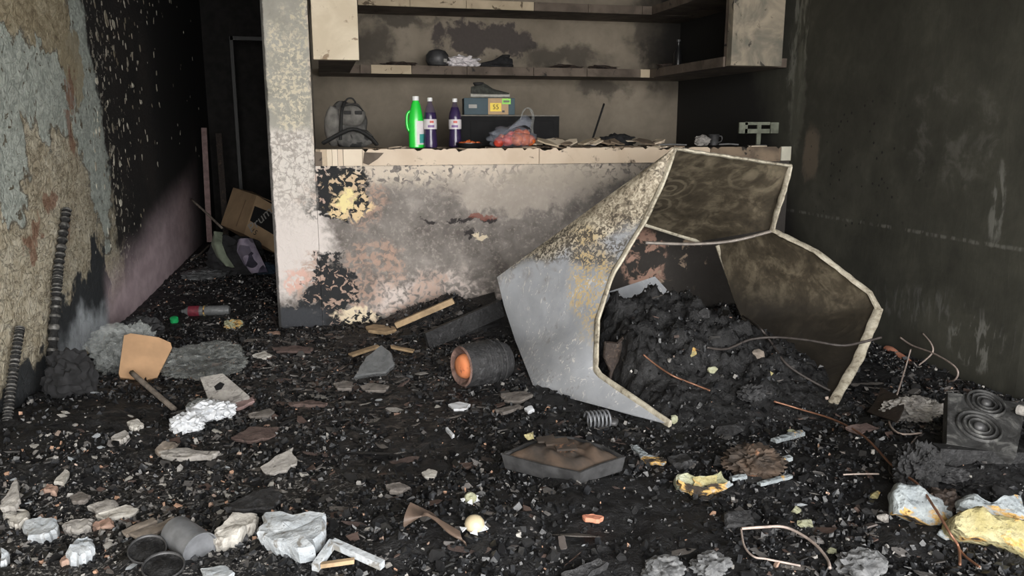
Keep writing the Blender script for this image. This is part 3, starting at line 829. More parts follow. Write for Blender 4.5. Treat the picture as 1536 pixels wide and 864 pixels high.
# ================================================================== materials of the things
def mat_rub(name, a, b, stain):
    g = G(name); n = g.noise(14, 6, .65, .5); s = g.noise(22, 5, .65, .8, off=(2, 7, 1)); f = g.noise(90, 4, .7); pit = g.vor(60, 'F1')
    c = g.mix(n.st(.35, .65), a, b); c = g.mix(s.st(.54, .66)*.85, c, stain); c = g.mix(pit.st(.2, .1)*f.st(.45, .6)*.7, c, (.06, .055, .05))
    return g.out(c, .9, n*.5+f*.4+pit*.2, .7, .012)
M['plaster'] = mat_rub('broken_plaster', (.36, .34, .31), (.54, .52, .48), (.15, .13, .11))
M['plaster2'] = mat_rub('grey_mortar', (.27, .255, .24), (.40, .38, .355), (.10, .09, .085))
M['plaster_blue'] = mat_rub('bluish_plaster', (.34, .37, .40), (.50, .53, .56), (.19, .175, .15))
M['brick'] = mat_rub('brick_shard', (.26, .16, .12), (.38, .26, .205), (.12, .08, .065))
M['wood'] = simple('pale_raw_wood', (.52, .37, .22), .7, .25, 14)
M['wood_grey'] = simple('ashen_wood', (.33, .28, .235), .85, .3, 18)
M['wood_pink'] = simple('pinkish_batten', (.36, .245, .235), .8, .2, 18)
M['board_tan'] = simple('tan_board', (.47, .285, .155), .65, .12, 9)
M['card'] = simple('cardboard', (.46, .32, .19), .8, .1, 7)
M['card_d'] = simple('darker_cardboard', (.30, .20, .12), .8, .15, 7)
M['black'] = simple('black_print', (.014, .014, .015), .5, .1, 20)
M['ink_grey'] = simple('grey_lettering', (.34, .33, .31), .6, .05, 20)
M['cloth_black'] = simple('black_cloth', (.022, .022, .024), .95, .3, 30)
M['cloth_green'] = simple('grey_green_cloth', (.20, .23, .17), .95, .15, 25)
M['cloth_blue'] = simple('dark_blue_cloth', (.015, .03, .05), .95, .2, 25)
def checked():
    g = G('checked_cloth'); v = g.vor(11, 'F1', rnd=.6, out=1); n = g.noise(16, 3)
    sp = g.nodes.new('ShaderNodeSeparateColor'); g.links.new(v.k, sp.inputs[0]); r = S(g.t, sp.outputs[0])
    c = g.mix(r.st(.45, .55), (.02, .018, .03), (.30, .26, .33))
    return g.out(g.mix(n.st(.4, .7)*.5, c, (.09, .08, .13)), .9, n, .3, .01)
M['cloth_check'] = checked()
M['white'] = simple('white_paper', (.62, .64, .67), .6, .06, 20)
M['black_plastic'] = simple('black_plastic', (.012, .012, .013), .3, .2, 20)
M['steel'] = simple('dull_zinc', (.25, .26, .28), .5, .18, 18, metal=.35)
M['steel_d'] = simple('dark_zinc', (.085, .085, .088), .5, .3, 18, metal=.3)
M['rust'] = mat_panel('rusty_crust', (.028, .022, .018), (.085, .056, .038), (.20, .10, .055))
M['copper'] = simple('copper_wire', (.30, .15, .095), .45, .2, 30, metal=.5)
M['wire_pale'] = simple('pale_bare_wire', (.44, .36, .32), .5, .2, 30)
M['wire_dark'] = simple('scorched_cable', (.06, .05, .046), .6, .3, 30)
M['salmon'] = mat_panel('salmon_plastic', (.42, .16, .10), (.56, .25, .16), (.16, .06, .05))
M['orange_fired'] = mat_panel('fired_orange_clay', (.66, .20, .075), (.74, .30, .14), (.36, .11, .06))
def foam(name, a, b, burn, k=.60):
    g = G(name); n = g.noise(7, 6, .62, .5); f = g.noise(40, 5, .65); s = g.noise(9, 5, .6, .6, off=(5, 2, 3))
    c = g.mix(n.st(.38, .62), a, b)
    c = g.mix(s.st(k, k+.05), c, (.50, .31, .10)); c = g.mix(s.st(k+.05, k+.10), c, burn)
    pit = g.vor(55, 'F1'); c = g.mix(pit.st(.22, .08)*f.st(.45, .6)*.5, c, (.12, .11, .10))
    return g.out(c, .9, n*.4+f*.6+pit*.4, .9, .02)
M['foam_w'] = foam('white_foam', (.21, .235, .25), (.36, .395, .41), (.03, .022, .016), .52)
M['foam_y'] = foam('yellow_foam', (.29, .25, .11), (.40, .36, .205), (.05, .03, .018), .53)
M['foam_g'] = foam('greenish_foam', (.27, .27, .165), (.44, .455, .345), (.08, .06, .04), .60)
def clear(name, col, alpha, rough=.25):
    g = G(name); n = g.noise(30, 5, .7, 1); m = g.out(g.mix(n.st(.35, .65), tuple(c*.7 for c in col), col), rough, n, .6, .01)
    g.b.inputs['Alpha'].default_value = alpha; return m
M['film'] = clear('milky_film', (.52, .55, .54), .24, .18)
M['film_grey'] = clear('grey_film', (.17, .175, .18), .8)
M['film_clear'] = clear('clear_film', (.50, .54, .64), .20, .12)

def text_mesh(name, body, size, mat, parent, mw, shear=0, label=None):
    """flat lettering as a mesh, placed by a 4x4 matrix in the parent's space"""
    cu = bpy.data.curves.new(name, 'FONT'); cu.body = body; cu.size = size; cu.shear = shear
    cu.align_x = 'CENTER'; cu.align_y = 'CENTER'; cu.extrude = .0008
    t = bpy.data.objects.new(name+'_tmp', cu); COL.objects.link(t)
    dg = bpy.context.evaluated_depsgraph_get(); me = bpy.data.meshes.new_from_object(t.evaluated_get(dg))
    bpy.data.objects.remove(t); bpy.data.curves.remove(cu)
    me.name = name; me.materials.clear(); me.materials.append(mat)
    o = bpy.data.objects.new(name, me); COL.objects.link(o); o.parent = parent; o.matrix_local = mw
    return tag(o, label)
def frame_mat(o, a, b):
    """matrix with x along a, y along b (orthogonalised) at o"""
    a = a.normalized(); n = a.cross(b).normalized(); b = n.cross(a)
    m = Matrix((a, b, n)).transposed().to_4x4(); m.translation = o; return m

# ================================================================== on the bar counter
ZT = CZ1+.002
def on_counter(px, y=YC+.14): q = at(px, 218, y); return Vector((q.x, y, ZT))
# grey rucksack
p = on_counter(524, YC+.26); s = scale_at(p)
bp = thing('backpack', 'squashed grey and black backpack standing on the counter by the pillar', 'backpack', p)
def mat_pack():
    g = G('grey_canvas'); n = g.noise(22, 4, .6); v = g.noise(9, 3, .5, .5)
    c = g.mix(n.st(.35, .65), (.06, .058, .056), (.11, .107, .10)); c = g.mix(v.st(.58, .62), c, (.02, .02, .02))
    return g.out(c, .9, n, .4, .006)
M['pack'] = mat_pack(); M['pack_l'] = simple('light_canvas', (.20, .19, .175), .9, .3, 12); M['pack_d'] = simple('black_webbing', (.018, .018, .018), .8, .2, 40)
MB().blob((-.005, .06, .135), (.125, .09, .15), 4, .16, 2, 3, flat=-.13).build('body', M['pack'], bp, smooth=True)
MB().blob((-.095, -.005, .13), (.055, .07, .125), 3, .12, 2, 8, flat=-.12).build('side_pocket', M['pack_l'], bp, smooth=True)
MB().blob((.02, -.01, .20), (.085, .065, .075), 3, .10, 2, 6).build('front_pocket', M['pack_l'], bp, smooth=True)
MB().blob((.035, -.04, .055), (.12, .06, .065), 3, .14, 2, 4, flat=-.05).build('bottom_pocket', M['pack'], bp, smooth=True)
MB().tube(poly([(-.16, -.06, .03), (-.06, -.10, .085), (.03, -.115, .115), (.12, -.10, .07), (.165, -.08, .02)], 16), .026, 8, sq=(1, .45)).build('strap', M['pack_d'], bp, smooth=True)
MB().tube(poly([(-.055, -.08, .05), (-.048, -.075, .14), (-.04, -.06, .22), (-.02, -.01, .275)], 12), .02, 8, sq=(1, .5)).build('strap', M['pack_d'], bp, smooth=True)
MB().tube(poly([(-.02, .0, .272), (.0, .0, .30), (.03, .0, .302), (.05, .0, .275)], 10), .006, 6).build('handle', M['pack_d'], bp, smooth=True)
for x in (-.005, .06):
    MB().box((x, -.072, .215), (.045, .012, .022), bev=.004).build('buckle', M['pack_d'], bp)
MB().tube(poly([(-.04, -.06, .25), (.01, -.075, .262), (.06, -.065, .255), (.09, -.03, .225)], 12), .004, 6).build('zip', M['pack_d'], bp, smooth=True)

def liquid(name, c, rough=.15, em=0):
    g = G(name); n = g.noise(8, 2); return g.out(g.mix(n, c, tuple(v*.8 for v in c)), rough, spec=.6, Coat_Weight=.4)
M['green'] = liquid('green_plastic', (.02, .72, .06), .3); M['purple'] = liquid('purple_liquid', (.022, .007, .075), .1)
M['cap_w'] = simple('white_cap', (.8, .8, .8), .4, .04, 20); M['label_w'] = simple('white_label', (.72, .68, .70), .5, .05, 30)
M['label_teal'] = simple('teal_label', (.05, .32, .30), .5, .1, 30); M['clearb'] = clear('clear_bottle', (.10, .07, .16), .35, .08)
M['label_v'] = simple('violet_print', (.24, .14, .34), .5, .1, 30); M['label_r'] = simple('red_print', (.60, .10, .08), .5, .1, 30)
# green detergent bottle
p = on_counter(625, YC+.12)
gb = thing('detergent_bottle', 'bright green plastic detergent bottle with white cap on the counter', 'bottle', p)
MB().lathe([(.042, 0), (.048, .006), (.048, .15), (.046, .17), (.040, .21), (.028, .265), (.019, .285), (.018, .292)], 24, sy=.72).build('body', M['green'], gb, smooth=35)
MB().lathe([(.0205, .288), (.0205, .312), (.019, .314)], 20).build('cap', M['cap_w'], gb, smooth=35)
MB().tube(poly([(-.042, 0, .10), (-.056, 0, .13), (-.056, 0, .20), (-.036, 0, .225)], 12), .009, 8).build('handle', M['green'], gb, smooth=True)
lb = MB(); lb.grid([[Vector((.0495*math.cos(a), .0495*.74*math.sin(a), z)) for a in np.linspace(-math.pi*.52, -.05, 10)] for z in (.02, .065, .165)])
lb.build('label', M['label_w'], gb, smooth=True)
MB().grid([[Vector((.0502*math.cos(a), .0502*.745*math.sin(a), z)) for a in np.linspace(-math.pi*.4, -.06, 8)] for z in (.03, .085)]).build('label', M['label_teal'], gb, smooth=True)
# violet cleaner bottles
def violet(px, y, label, full):
    p = on_counter(px, y); b = thing('cleaner_bottle', label, 'bottle', p, rotz=random.uniform(-.3, .3))
    prof = [(.036, 0), (.042, .006), (.043, .03), (.039, .075), (.037, .10), (.040, .14), (.0405, .185), (.036, .215), (.023, .25), (.0125, .275), (.0125, .288)]
    cut = next(i for i, q in enumerate(prof) if q[1] >= full)
    MB().lathe([(r*.97, z+.001) for r, z in prof[:cut+1]], 22).build('liquid', M['purple'], b, smooth=35)
    MB().lathe(prof, 22, cap=False).build('shell', M['clearb'], b, smooth=35)
    MB().lathe([(.016, .283), (.016, .303), (.0145, .305)], 16).build('cap', M['cap_w'], b, smooth=35)
    lb = MB().lathe([(.0405, .115), (.0415, .14), (.0412, .175)], 22, cap=False).build('label', M['label_w'], b, smooth=True)
    MB().grid([[Vector((.0422*math.cos(a), .0422*math.sin(a), z)) for a in np.linspace(-2.2, -1.2, 7)] for z in (.125, .14)]).build('print', M['label_v'], lb, smooth=True)
    MB().grid([[Vector((.0422*math.cos(a), .0422*math.sin(a), z)) for a in np.linspace(-1.9, -1.3, 6)] for z in (.152, .166)]).build('print', M['label_r'], lb, smooth=True)
violet(646, YC+.09, 'half-clear violet cleaner bottle touching the green detergent bottle', .215)
violet(683, YC+.20, 'brim-full violet cleaner bottle standing alone behind the food tray', .25)
# food tray
p = on_counter(704, YC+.05)
tr = thing('food_tray', 'black plastic tray heaped with orange food on the counter', 'tray', p)
MB().lathe([(.062, .002), (.070, .004), (.083, .028), (.085, .028), (.085, .031), (.079, .031), (.066, .008), (.0, .008)], 24, sy=.7, cap=False).build('tray', M['black_plastic'], tr, smooth=40)
M['food'] = simple('orange_food', (.72, .17, .035), .45, .25, 40, c2=(.36, .06, .02)); M['food_r'] = simple('red_orange_food', (.70, .08, .05), .45, .25, 30)
rnd = random.Random(3)
for i in range(26):
    a, r = rnd.random()*6.28, rnd.random()**.5*.062
    MB().blob((r*math.cos(a), r*.65*math.sin(a), .022+.016*(1-r/.062)+rnd.uniform(0, .008)), (.014, .010, .008), 2, .3, 2, i).build('morsel', M['food'], tr, smooth=True)
# clear bag with produce
p = on_counter(772, YC+.10)
bg = thing('produce_bag', 'clear plastic bag of red and orange produce with knotted handles on the counter', 'bag', p)
MB().blob((-.015, 0, .062), (.15, .085, .07), 4, .30, 2.6, 5, flat=-.058).build('film', M['film_clear'], bg, smooth=True)
fm = MB()
A = [Vector((-.12, -.03, .05)), Vector((-.06, -.05, .10)), Vector((0, -.05, .13)), Vector((.06, -.04, .14)), Vector((.10, -.02, .12))]
B = [Vector((-.02, .0, .13)), Vector((.02, .0, .17)), Vector((.05, .0, .20)), Vector((.08, .01, .205)), Vector((.115, .01, .17))]
fm.sheet(loft(A, B, 16, 10, .02, 4, .02), .001).build('film', M['film_clear'], bg, smooth=True)
for d in (0, .035):
    MB().tube(poly([(.03+d*.3, d-.02, .17), (.06, d-.02, .235), (.10, d, .245), (.125, d, .20), (.115, d-.01, .13), (.118, d-.01, .08)], 18), .0045, 6, sq=(1.4, .5)).build('handle', M['film'], bg, smooth=True)
for i, (x, y, z, r, k) in enumerate([(-.11, -.03, .035, .034, 1), (-.05, -.01, .045, .04, 1), (.01, -.02, .05, .044, 0), (.06, -.01, .05, .043, 0), (.10, 0, .045, .038, 0), (.03, .02, .085, .035, 0), (-.02, .01, .075, .03, 1), (.075, .02, .085, .03, 0), (-.085, 0, .06, .026, 0)]):
    MB().blob((x, y, z), (r, r, r*.95), 3, .08, 2, i).build('fruit', M['food_r' if k else 'food'], bg, smooth=True)
# dark appliance case behind, with the shoe box on it
q0, q1 = at(688, 172, YC+.40), at(840, 172, YC+.40)
M['slate'] = simple('slate_grey_enamel', (.014, .014, .015), .8, .15, 10, spec=.2); M['edge_l'] = simple('worn_edge', (.20, .185, .16), .6, .2, 30)
cs = thing('microwave_case', 'low dark grey metal case behind the bottles carrying a shoe box', 'case', ((q0.x+q1.x)/2, YC+.52, ZT))
hc = q0.z-ZT
MB().box((0, 0, hc/2), (q1.x-q0.x, .22, hc-.004), bev=.006).build('body', M['slate'], cs)
MB().box((0, -.108, hc-.005), (q1.x-q0.x-.004, .012, .008), bev=.002).build('top_trim', M['edge_l'], cs)
MB().box((0.02, -.1115, hc*.45), (q1.x-q0.x-.12, .005, hc*.72), bev=.002).build('door', M['slate'], cs)
# shoe box
p = at(736, 173, YC+.44); zb = ZT+hc+.001
w = at(765, 173, YC+.44).x-at(690, 173, YC+.44).x; hb = at(736, 148, YC+.44).z-at(736, 173, YC+.44).z
sb = thing('shoe_box', 'teal and tan cardboard shoe box lying on the dark grey case', 'box', (p.x, YC+.52, zb), rotz=-.10)
M['teal_box'] = simple('teal_card', (.020, .055, .075), .6, .1, 10)
MB().box((0, 0, hb/2), (w, .18, hb), bev=.002).build('carton', M['teal_box'], sb)
MB().box((w*.17, -.091, hb*.5), (w*.40, .003, hb*.98)).build('side_panel', M['card'], sb, label='tan card side panel')
o = MB().box((w*.12, -.0935, hb*.45), (w*.22, .002, hb*.50)).build('sticker', simple('yellow_sticker', (.80, .58, .02), .5, .04, 20), sb, label='yellow price sticker')
text_mesh('print', '55', hb*.40, M['rust'], o, frame_mat(Vector((w*.12, -.0950, hb*.45)), Vector((1, 0, 0)), Vector((0, 0, 1))))
o = MB().box((w*.33, -.0935, hb*.80), (w*.17, .002, hb*.34)).build('sticker', simple('green_sticker', (.25, .66, .06), .5, .04, 20), sb, label='lime green sticker')
MB().box((w*.33, -.095, hb*.80), (w*.12, .001, hb*.12)).build('print', M['cloth_green'], o)
MB().box((-w*.33, -.0925, hb*.5), (w*.16, .002, hb*.22)).build('logo', M['ink_grey'], sb)
MB().box((w*.27, -.094, hb*.2), (w*.05, .0015, hb*.12)).build('print', M['black'], sb)
# sneaker on it
zsn = zb+hb+.001; p = at(736, 147, YC+.50)
sn = thing('sneaker', 'charcoal sneaker with white sole lying on the shoe box', 'shoe', (p.x, YC+.52, zsn), rotz=-.12)
M['knit'] = simple('charcoal_knit', (.055, .058, .05), .9, .3, 60); M['sole'] = simple('white_sole', (.46, .45, .41), .7, .15, 40)
def shoe(parent, L=.26, H=.085, up=None, so=None):
    us, ss = [], []
    for i in range(15):
        t = i/14; x = -L/2+L*t
        wd = .036*(1-.25*abs(t-.65)-.25*max(0, .3-t)) * math.sin(math.pi*min(1, max(.06, t*.92+.05)))**.35
        top = H*(lerp(.72, .80, t/.12) if t < .12 else lerp(.80, 1., (t-.12)/.2) if t < .32 else lerp(1., .58, (t-.32)/.28) if t < .6 else lerp(.58, .34, (t-.6)/.4))
        ring, r2 = [], []
        for k in range(14):
            a = 2*math.pi*k/14; z = .018+(top-.018)*(.5+.5*math.sin(a))
            ring.append(Vector((x, wd*math.cos(a)*(1-.25*max(0, math.sin(a))), z)))
            r2.append(Vector((x*1.03, wd*1.12*math.cos(a), .015+.015*math.sin(a)+.008*max(0, .25-t)*4*0+ .006*abs(t-.5))))
        us.append(ring); ss.append(r2)
    MB().grid(us, close=True).add(us[0], [tuple(range(14))]).add(us[-1], [tuple(range(14))]).build('upper', up, parent, smooth=True)
    MB().grid(ss, close=True).add(ss[0], [tuple(range(14))]).add(ss[-1], [tuple(range(14))]).build('sole', so, parent, smooth=True)
    MB().lathe([(.020, H*.80), (.025, H*.93), (.023, H*1.0), (.016, H*.92)], 14, c=(-L*.30, 0, 0), sx=1.5).build('collar', M['pack_d'], parent, smooth=True)
    for j in range(4):
        x = -L*.08+j*.022; MB().tube([(x, -.022, H*.60-j*.006), (x+.004, 0, H*.70-j*.007), (x, .022, H*.60-j*.006)], .003, 5).build('lace', M['pack_l'], parent, smooth=True)
shoe(sn, .26, .105, M['knit'], M['sole'])
# charred sticks, stopper, bits at the right end
a, b = at(886, 214, YC+.42), at(906, 156, YC+.60)
a.z = ZT+.004
wire('charred_stick', 'thin charred black stick leaning on the counter against the kitchen wall', 'stick', [a, a.lerp(b, .5), b], .008, M['char'], 8)
p = on_counter(889, YC+.2); MB().lathe([(.012, 0), (.02, .004), (.022, .02), (.014, .034), (.008, .04)], 16).build('tap_knob', M['steel'], smooth=40, world=None, label='small round metal knob on the counter beside the black stick', cat='knob').location = p
p = on_counter(925, YC+.3); MB().blob((0, 0, .03), (.12, .08, .045), 4, .5, 3, 4, flat=-.028).build('charred_rag', M['cloth_black'], smooth=True, label='black charred rag lying flat on the counter', cat='rag').location = p
p = on_counter(1053, YC+.12); MB().blob((0, 0, .035), (.055, .04, .04), 3, .35, 2.5, 9, flat=-.033).build('plaster_lump', M['plaster2'], label='rounded grey plaster lump on the counter end', cat='rubble').location = p
p = on_counter(1070, YC+.30); c = thing('tin_cup', 'blackened tin cup on the counter behind the plaster lump', 'cup', p)
MB().lathe([(.03, 0), (.032, .002), (.038, .075), (.040, .078), (.036, .076), (.029, .006), (0, .005)], 20, cap=False).build('cup', M['steel_d'], c, smooth=40)
MB().tube(poly([(.036, 0, .065), (.062, 0, .06), (.06, 0, .03), (.033, 0, .02)], 10), .005, 6).build('handle', M['steel_d'], c, smooth=True)
M['wire_grey'] = simple('grey_strip', (.16, .16, .16), .5, .2, 30)
for a, b, l in ((985, 1030, 'thin grey metal strip lying on the counter near the corner'), (1078, 1108, 'short grey metal strip lying beside the tin cup')):
    q0, q1 = on_counter(a, YC+.22), on_counter(b, YC+.16)
    wire('metal_strip', l, 'strip', [q0+Vector((0, 0, .008)), q0.lerp(q1, .5)+Vector((0, 0, .012)), q1+Vector((0, 0, .008))], .006, M['wire_grey'], 8)
# T-shaped weighing-scale bracket
p = on_counter(1138, YC+.17)
tb = thing('scale_bracket', 'pale green metal T-shaped bracket standing at the counter end', 'bracket', p)
M['palegreen'] = simple('pale_green_paint', (.20, .215, .165), .6, .25, 16)
hz = at(1138, 183, YC+.17).z-ZT; wz = at(1168, 190, YC+.17).x-at(1106, 190, YC+.17).x
MB().box((0, 0, .004), (.09, .06, .006)).build('foot', M['steel_d'], tb)
MB().box((0, .01, hz*.45), (.03, .012, hz*.9)).build('upright', M['palegreen'], tb)
mb = MB().box((-wz*.40, 0, hz-.04), (wz*.2, .012, .075)).box((wz*.38, 0, hz-.04), (wz*.24, .012, .075)).box((-.02, 0, hz-.01), (wz*.6, .012, .02)).box((-.02, 0, hz-.062), (wz*.6, .012, .03))
mb.build('cross_plate', M['palegreen'], tb)
p = on_counter(1172, YC+.25); MB().blob((0, 0, .03), (.07, .06, .035), 3, .5, 3, 14, flat=-.03).build('charred_lump', M['char'], label='black charred lump at the counter end by the wall', cat='char').location = p

# ================================================================== on the kitchen shelf
ZSH = ZS1+.002
def on_shelf(px, y=YSH+.08): q = at(px, 90, y); return Vector((q.x, y, ZSH))
p = on_shelf(656, YSH+.13)
hp = thing('charred_pot', 'round blackened pot on the kitchen shelf beside white crumpled wrapping', 'pot', p)
MB().lathe([(.05, 0), (.075, .012), (.092, .05), (.088, .09), (.062, .122), (.02, .135), (.002, .137)], 24).build('bowl', M['steel_d'], hp, smooth=40)
MB().tube(poly([(.07, -.03, .03), (.11, -.03, .05), (.115, -.02, .02), (.09, -.02, .006)], 10), .009, 6).build('handle', M['char'], hp, smooth=True)
MB().box((.05, -.083, .045), (.03, .006, .025), rz(.5)).build('badge', M['ink_grey'], hp)
p = on_shelf(695, YSH+.09); MB().blob((0, 0, .035), (.12, .06, .045), 4, .55, 3.2, 2, flat=-.034).build('crumpled_wrapper', M['label_w'], label='white crumpled wrapping on the kitchen shelf between pot and shoe', cat='wrapper', smooth=50).location = p
p = on_shelf(745, YSH+.12); so = thing('charred_shoe', 'black charred shoe lying on the kitchen shelf', 'shoe', p, rotz=math.pi+.2)
shoe(so, .27, .105, M['cloth_black'], M['char'])
for i, (px, l) in enumerate(((600, 'flat burnt crust on the shelf left of the pot'), (850, 'low burnt crust in the middle of the shelf'), (905, 'black ash clump on the shelf beneath the dark stain'), (1010, 'ash clump with pale chip on the side shelf'))):
    p = on_shelf(px, YSH+.1 if i < 3 else YSH-.2)
    if i == 3: p = at(1010, 86, YSH-.25); p.z = ZSH
    MB().blob((0, 0, .012), (.12, .06, .02), 3, .6, 3, i, flat=-.012).build('burnt_crust', M['char_brown'], label=l, cat='crust').location = p
p = at(1017, 86, 6.0); p.z = ZSH
bt = thing('sooted_bottle', 'sooty black bottle standing on the dark side shelf', 'bottle', p)
MB().lathe([(.03, 0), (.034, .004), (.034, .10), (.014, .15), (.012, .19), (.015, .195)], 18).build('glass', M['black_plastic'], bt, smooth=35)
MB().lathe([(.0165, .188), (.0165, .205)], 12).build('cap', M['steel_d'], bt, smooth=35)

# ================================================================== in the corridor
O = at(366, 351, 7.9)
U, L_, R_ = at(385, 293, 8.05)-O, at(331, 337, 8.3)-O, (at(411, 378, 7.7)-O)*1.22
bx = thing('cardboard_box', 'tilted tan cardboard box with a black printed side in the corridor', 'box', O)
def para(o, a, b, c, mats, nm, **k):
    V = [o, o+a, o+a+b, o+b, o+c, o+a+c, o+a+b+c, o+b+c]
    return MB().add(V, [(0, 3, 2, 1), (4, 5, 6, 7), (0, 1, 5, 4), (1, 2, 6, 5), (2, 3, 7, 6), (3, 0, 4, 7)]).build(nm, mats, bx, **k)
Z0 = Vector((0, 0, 0))
para(Z0, L_, R_, U, M['card'], 'carton')
nR = R_.cross(U).normalized()
if nR.y > 0: nR = -nR
nL = L_.cross(U).normalized()
if nL.y > 0: nL = -nL
def face(pts, nr, t, m, nm, par=bx, **k): return MB().slab([p+nr*.001 for p in pts], t, nrm=nr).build(nm, m, par, **k)
pr_ = face([R_*.04+U*.36, R_*.98+U*.36, R_*.98+U*.90, R_*.04+U*.74], nR, .002, M['black'], 'printed_panel', label='black printed panel')
text_mesh('lettering', 'Prumo', .13, M['ink_grey'], pr_, frame_mat(R_*.30+U*.58+nR*.004, R_*.35+U*.75, -R_), .25)
text_mesh('lettering', '15', .07, M['black'], bx, frame_mat(R_*.22+U*.17+nR*.003, R_.normalized(), U), 0)
face([L_*.36+U*.10, L_*.40+U*.10, L_*.36+U*.80, L_*.32+U*.80], nL, .001, M['card_d'], 'print_line')
n_t = U.normalized()
MB().slab([U+L_*.0+n_t*.002, U+L_+n_t*.002, U+L_*.9+R_*.45+n_t*.06, U+L_*.05+R_*.5+n_t*.03], .006).build('flap', M['card_d'], bx)
MB().slab([U+R_*.5+n_t*.004, U+L_*.9+R_*.5+n_t*.03, U+L_*.9+R_*.98+n_t*.004, U+R_*.98+n_t*.004], .006).build('flap', M['card_d'], bx)
def lump(name, label, cat, px, py, wpx, hpx, mat, seed, depth=.8, amp=.35, fr=2.2, **k):
    o, c = crumple(name, label, cat, px, py, wpx, hpx, mat, seed, depth, amp, fr, **k); o.location = c; return o
lump('clothes_bundle', 'dark bundle of clothes at the foot of the cardboard box', 'clothes', 352, 412, 74, 66, M['cloth_black'], 3)
Yb_ = hit(352, 412).y-.06
A = [at(322, 348, Yb_+.10), at(317, 366, Yb_+.02), at(326, 386, Yb_-.02), at(340, 398, Yb_-.04)]
B = [at(334, 349, Yb_+.12), at(333, 366, Yb_-.04), at(340, 384, Yb_-.07), at(352, 402, Yb_-.08)]
MB().sheet(loft(A, B, 20, 10, .05, 21, .04), .008).build('cloth_cap', M['cloth_green'], smooth=True, world=A[3], label='grey-green cloth cap lying on the dark clothes bundle', cat='cap')
A = [at(357, 360, Yb_+.02), at(356, 378, Yb_-.06), at(366, 396, Yb_-.09), at(378, 410, Yb_-.10)]
B = [at(378, 358, Yb_+.02), at(386, 376, Yb_-.05), at(394, 392, Yb_-.09), at(402, 408, Yb_-.10)]
MB().sheet(loft(A, B, 22, 14, .05, 27, .06), .008).build('checked_shirt', M['cloth_check'], smooth=True, world=A[3], label='crumpled violet checked shirt draped before the cardboard box', cat='shirt')
lump('blue_rag', 'dark blue rag on the corridor floor by the pillar', 'rag', 396, 412, 34, 20, M['cloth_blue'], 9)
def bar(name, label, cat, a, b, wd, th, mat, tw=0):
    d = (b-a); L = d.length; d.normalize(); s_ = d.cross(Vector((0, 1, .01))).normalized(); t_ = d.cross(s_)
    if tw: s_, t_ = s_*math.cos(tw)+t_*math.sin(tw), t_*math.cos(tw)-s_*math.sin(tw)
    o = a; V = []
    for e_ in (a, b):
        for i, j in ((-1, -1), (1, -1), (1, 1), (-1, 1)): V.append(e_+s_*i*wd/2*(1+.1*nz(e_.x, i, j, 7))+t_*j*th/2)
    return MB().add(V, [(3, 2, 1, 0), (4, 5, 6, 7), (0, 1, 5, 4), (1, 2, 6, 5), (2, 3, 7, 6), (3, 0, 4, 7)]).build(name, mat, world=o, label=label, cat=cat)
a = hit(338, 340); a.z += .0
bar('leaning_batten', 'pinkish wooden batten leaning against the sooted corridor wall', 'batten', Vector((a.x, 9.0, .02)), at(306, 192, 9.2), .055, .03, M['wood_pink'])
bar('charred_batten', 'blackened batten leaning beside the pinkish one', 'batten', Vector((a.x+.16, 9.1, .02)), at(328, 200, 9.25), .06, .03, M['char_brown'])
wire('broom_stick', 'thin grey stick propped on the clothes in the corridor', 'stick', [at(287, 299, 8.2), at(310, 320, 7.9), at(333, 342, 7.55)], .011, M['wood_grey'], 8)
wire('floor_stick', 'thin stick lying on the corridor floor by the mauve wall', 'stick', [hit(287, 392)+Vector((0, 0, .015)), hit(300, 384)+Vector((0, 0, .015)), hit(316, 368)+Vector((0, 0, .015))], .010, M['wood_grey'], 8)
lump('foil_sheet', 'flat shiny crumpled foil on the corridor floor before the clothes', 'foil', 305, 418, 58, 14, M['film_grey'], 12, .9, .5, 3)
# lying bottle
p = hit(308, 474); s = scale_at(p); Lb = 72/s
pb = thing('plastic_bottle', 'dark crushed plastic bottle with red label lying on the corridor floor', 'bottle', p+Vector((0, 0, .035)), rotz=-.12)
MB().lathe([(.012, -Lb/2), (.013, -Lb*.42), (.032, -Lb*.33), (.034, -Lb*.1), (.030, 0), (.034, Lb*.1), (.034, Lb*.45), (.026, Lb/2)], 16, rot=ry(math.pi/2)).build('bottle', M['film_grey'], pb, smooth=35)
MB().lathe([(.0345, -Lb*.32), (.0355, -Lb*.2), (.0355, -Lb*.1)], 16, rot=ry(math.pi/2), cap=False).build('label', simple('maroon_label', (.22, .03, .05), .5, .3, 30), pb, smooth=True)
MB().lathe([(.0345, -Lb*.02), (.0352, Lb*.01)], 16, rot=ry(math.pi/2), cap=False).build('band', M['foam_y'], pb, smooth=True)
MB().lathe([(.015, -Lb*.5-.004), (.015, -Lb*.46)], 12, rot=ry(math.pi/2)).build('cap', M['black_plastic'], pb, smooth=35)
p = hit(262, 484); MB().lathe([(.024, 0), (.026, .003), (.025, .028), (.021, .03)], 16, rot=rx(.35)).build('bottle_cap', simple('green_cap', (.02, .40, .12), .4, .1, 20), smooth=35, label='small green bottle cap lying beside the plastic bag', cat='cap').location = p+Vector((0, 0, .006))
lump('foam_lump', 'pale yellow foam lump lying on the corridor floor', 'foam', 350, 493, 25, 15, M['foam_g'], 21, .8, .5)

